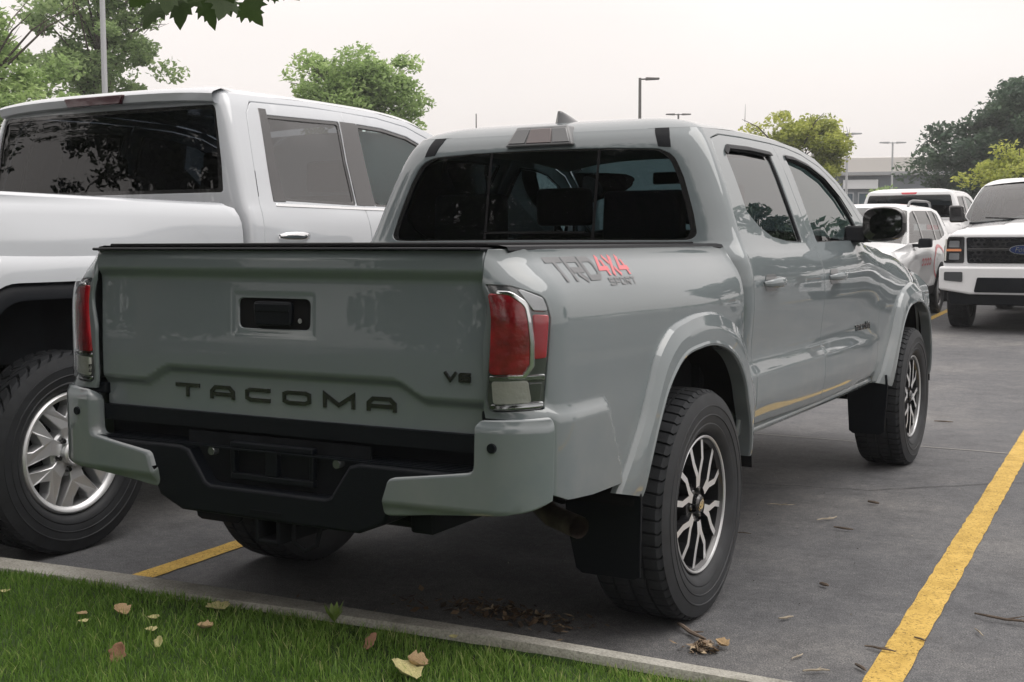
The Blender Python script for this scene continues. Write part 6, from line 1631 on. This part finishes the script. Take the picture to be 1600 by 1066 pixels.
def twig(px, py, L, rot, label, m_=TWIG, r=.0045, on=.006, seed=0, fork=True):
    L *= .8; r *= .8; p = ground_pt(px, py, on); rd = random.Random(seed+py); mb = MB()
    pts = [(L*(t_-.5), rd.uniform(-.06, .06)*L, r*.9 + rd.uniform(0, .05)*L) for t_ in (0, .25, .5, .75, 1)]
    mb.tube(pts, [r*.7, r, r*1.1, r, r*.5], 6)
    if fork: mb.tube([pts[2], (pts[3][0]-.02*L, pts[3][1]+.16*L, pts[3][2]+.03*L)], [r*.7, r*.3], 5)
    o = mb.build('twig', m_, None); o.location = p; o.rotation_euler = (0, 0, R(rot)); return tag(o, label, 'twig', 'twigs on the asphalt')
twig(1293, 812, .14, 55, 'pale forked twig on the asphalt right of the grey truck', TWIGP, seed=1)
twig(1318, 828, .11, -12, 'dark twig just below the pale forked twig', seed=2, fork=False, r=.006)
twig(1365, 787, .07, -5, 'short dark bark piece near the middle of the empty asphalt', r=.008, seed=3, fork=False)
twig(1220, 790, .16, 18, 'thin pale twig close to the rear tyre', TWIGP, r=.003, seed=4)
twig(1160, 834, .10, -8, 'thin dark twig touching the right of the rear tyre', r=.003, seed=5, fork=False)
twig(1570, 972, .26, -12, 'long dark twig beyond the yellow line at the right edge', r=.006, seed=6)
twig(1375, 1016, .12, -4, 'brown twig lying on the yellow line', seed=7)
twig(1345, 1045, .07, -40, 'short dark twig beside the lower end of the yellow line', r=.006, seed=8, fork=False)
twig(1275, 1050, .10, 30, 'pale twig near the kerb at the bottom', TWIGP, seed=9)
twig(1245, 1027, .09, 75, 'thin pale twig standing out near the kerb', TWIGP, r=.003, seed=10)
twig(1438, 1000, .06, -30, 'tiny dark twig on the right edge of the yellow line', r=.004, seed=11, fork=False)
twig(1228, 967, .07, 50, 'small pale twig right of the rear tyre', TWIGP, r=.005, seed=12, fork=False)
twig(1288, 916, .05, -25, 'little dark bark chip in the middle of the asphalt', r=.008, seed=13, fork=False)
twig(1474, 660, .16, -3, 'dark twig on the asphalt beyond the front wheel', r=.006, seed=14, fork=False)
twig(1530, 990, .09, -60, 'thin twig right of the yellow line', TWIGP, r=.003, seed=15, fork=False)
twig(1080, 990, .22, -42, 'thick brown twig lying behind the rear tyre', m_=mat('twig_mid', (.17, .13, .10), rough=.95), r=.008, seed=16)
# litter: bits of leaf and bark blown against the kerb
rng = np.random.default_rng(8)
def litter(name, label, cx, cy, sx, sy, N, smin, smax, cols, z0=.004, along=None, rise=.0):
    x = cx + rng.normal(0, sx, N); y = (kerb_y(x) + .03 + np.abs(rng.normal(0, sy, N))) if along else cy + rng.normal(0, sy, N)
    h = rise*np.exp(-((x-cx)/sx)**2 - ((0 if along else 1)*(y-cy)/sy)**2)*rng.uniform(0, 1, N)
    a = rng.uniform(0, 6.283, N); s = rng.uniform(smin, smax, N); asp = rng.uniform(.12, .7, N)
    tz = rng.normal(0, .35, (N, 2))
    u = np.stack([np.cos(a), np.sin(a), tz[:, 0]], -1)*s[:, None]; v = np.stack([-np.sin(a), np.cos(a), tz[:, 1]], -1)*(s*asp)[:, None]
    p = np.stack([x, y, z0 + h + .3*s], -1)
    P = np.stack([p-u, p+v*1., p+u, p-v*.8], 1).reshape(-1, 3); P[:, 2] = np.maximum(P[:, 2], .003)
    T = np.repeat(rng.uniform(0, 1, N), 4)
    m_, n, b = node_mat(name + '_mat', .9); at_ = n.nodes.new('ShaderNodeAttribute'); at_.attribute_name = 'tint'
    r_ = ramp(n, at_.outputs['Fac'], cols); n.links.new(r_.outputs[0], b.inputs['Base Color'])
    return tag(fast_mesh(name, P, np.arange(N*4).reshape(-1, 4), m_, None, T), label, 'litter', kind='stuff')
cols = [(0., (.035, .026, .018)), (.4, (.09, .060, .038)), (.75, (.20, .14, .085)), (1., (.34, .27, .18))]
litter('leaf_litter', 'brown leaf litter blown against the kerb between the two trucks', -1.1, 0, .42, .07, 1500, .006, .024, cols, along=True, rise=.012)
litter('leaf_litter', 'dark leaf litter along the kerb under the grey truck bumper', -.1, 0, .55, .08, 1300, .006, .024, cols, along=True, rise=.010)
litter('leaf_litter', 'brown leaf patch on the asphalt under the grey truck', .32, -.36, .17, .05, 380, .006, .022, cols, rise=.012)
litter('leaf_litter', 'heap of shredded brown bark behind the rear tyre of the grey truck', float(ground_pt(1098, 1016, 0).x), float(ground_pt(1098, 1016, 0).y), .022, .024, 120, .006, .020, [(0., (.07, .05, .035)), (.5, (.22, .16, .11)), (1., (.42, .33, .22))], rise=.03)
litter('grit', 'fine grit and crumbs scattered over the asphalt', .9, 1.2, 1.6, 1.8, 900, .002, .006, [(0., (.05, .045, .04)), (.6, (.16, .15, .13)), (1., (.36, .34, .30))])
# leafy weed at the kerb
wd_ = MB(); c0 = ground_pt(522, 972, .10)
for k in range(9):
    a = k*2.4; e = Vector((.035*math.cos(a), .03*math.sin(a), .04+.03*random.random())); pz = Vector(e); sd_ = Vector((-math.sin(a), math.cos(a), 0))*.010
    wd_.add([(0, 0, 0), tuple(e*.6+sd_), tuple(pz), tuple(e*.6-sd_)], [(0, 1, 2, 3)])
wo_ = wd_.build('weed', mat('weed_leaf', (.16, .24, .05), rough=.6), None, smooth=False); wo_.location = c0; tag(wo_, 'small bright green weed sprouting beside the kerb', 'weed')
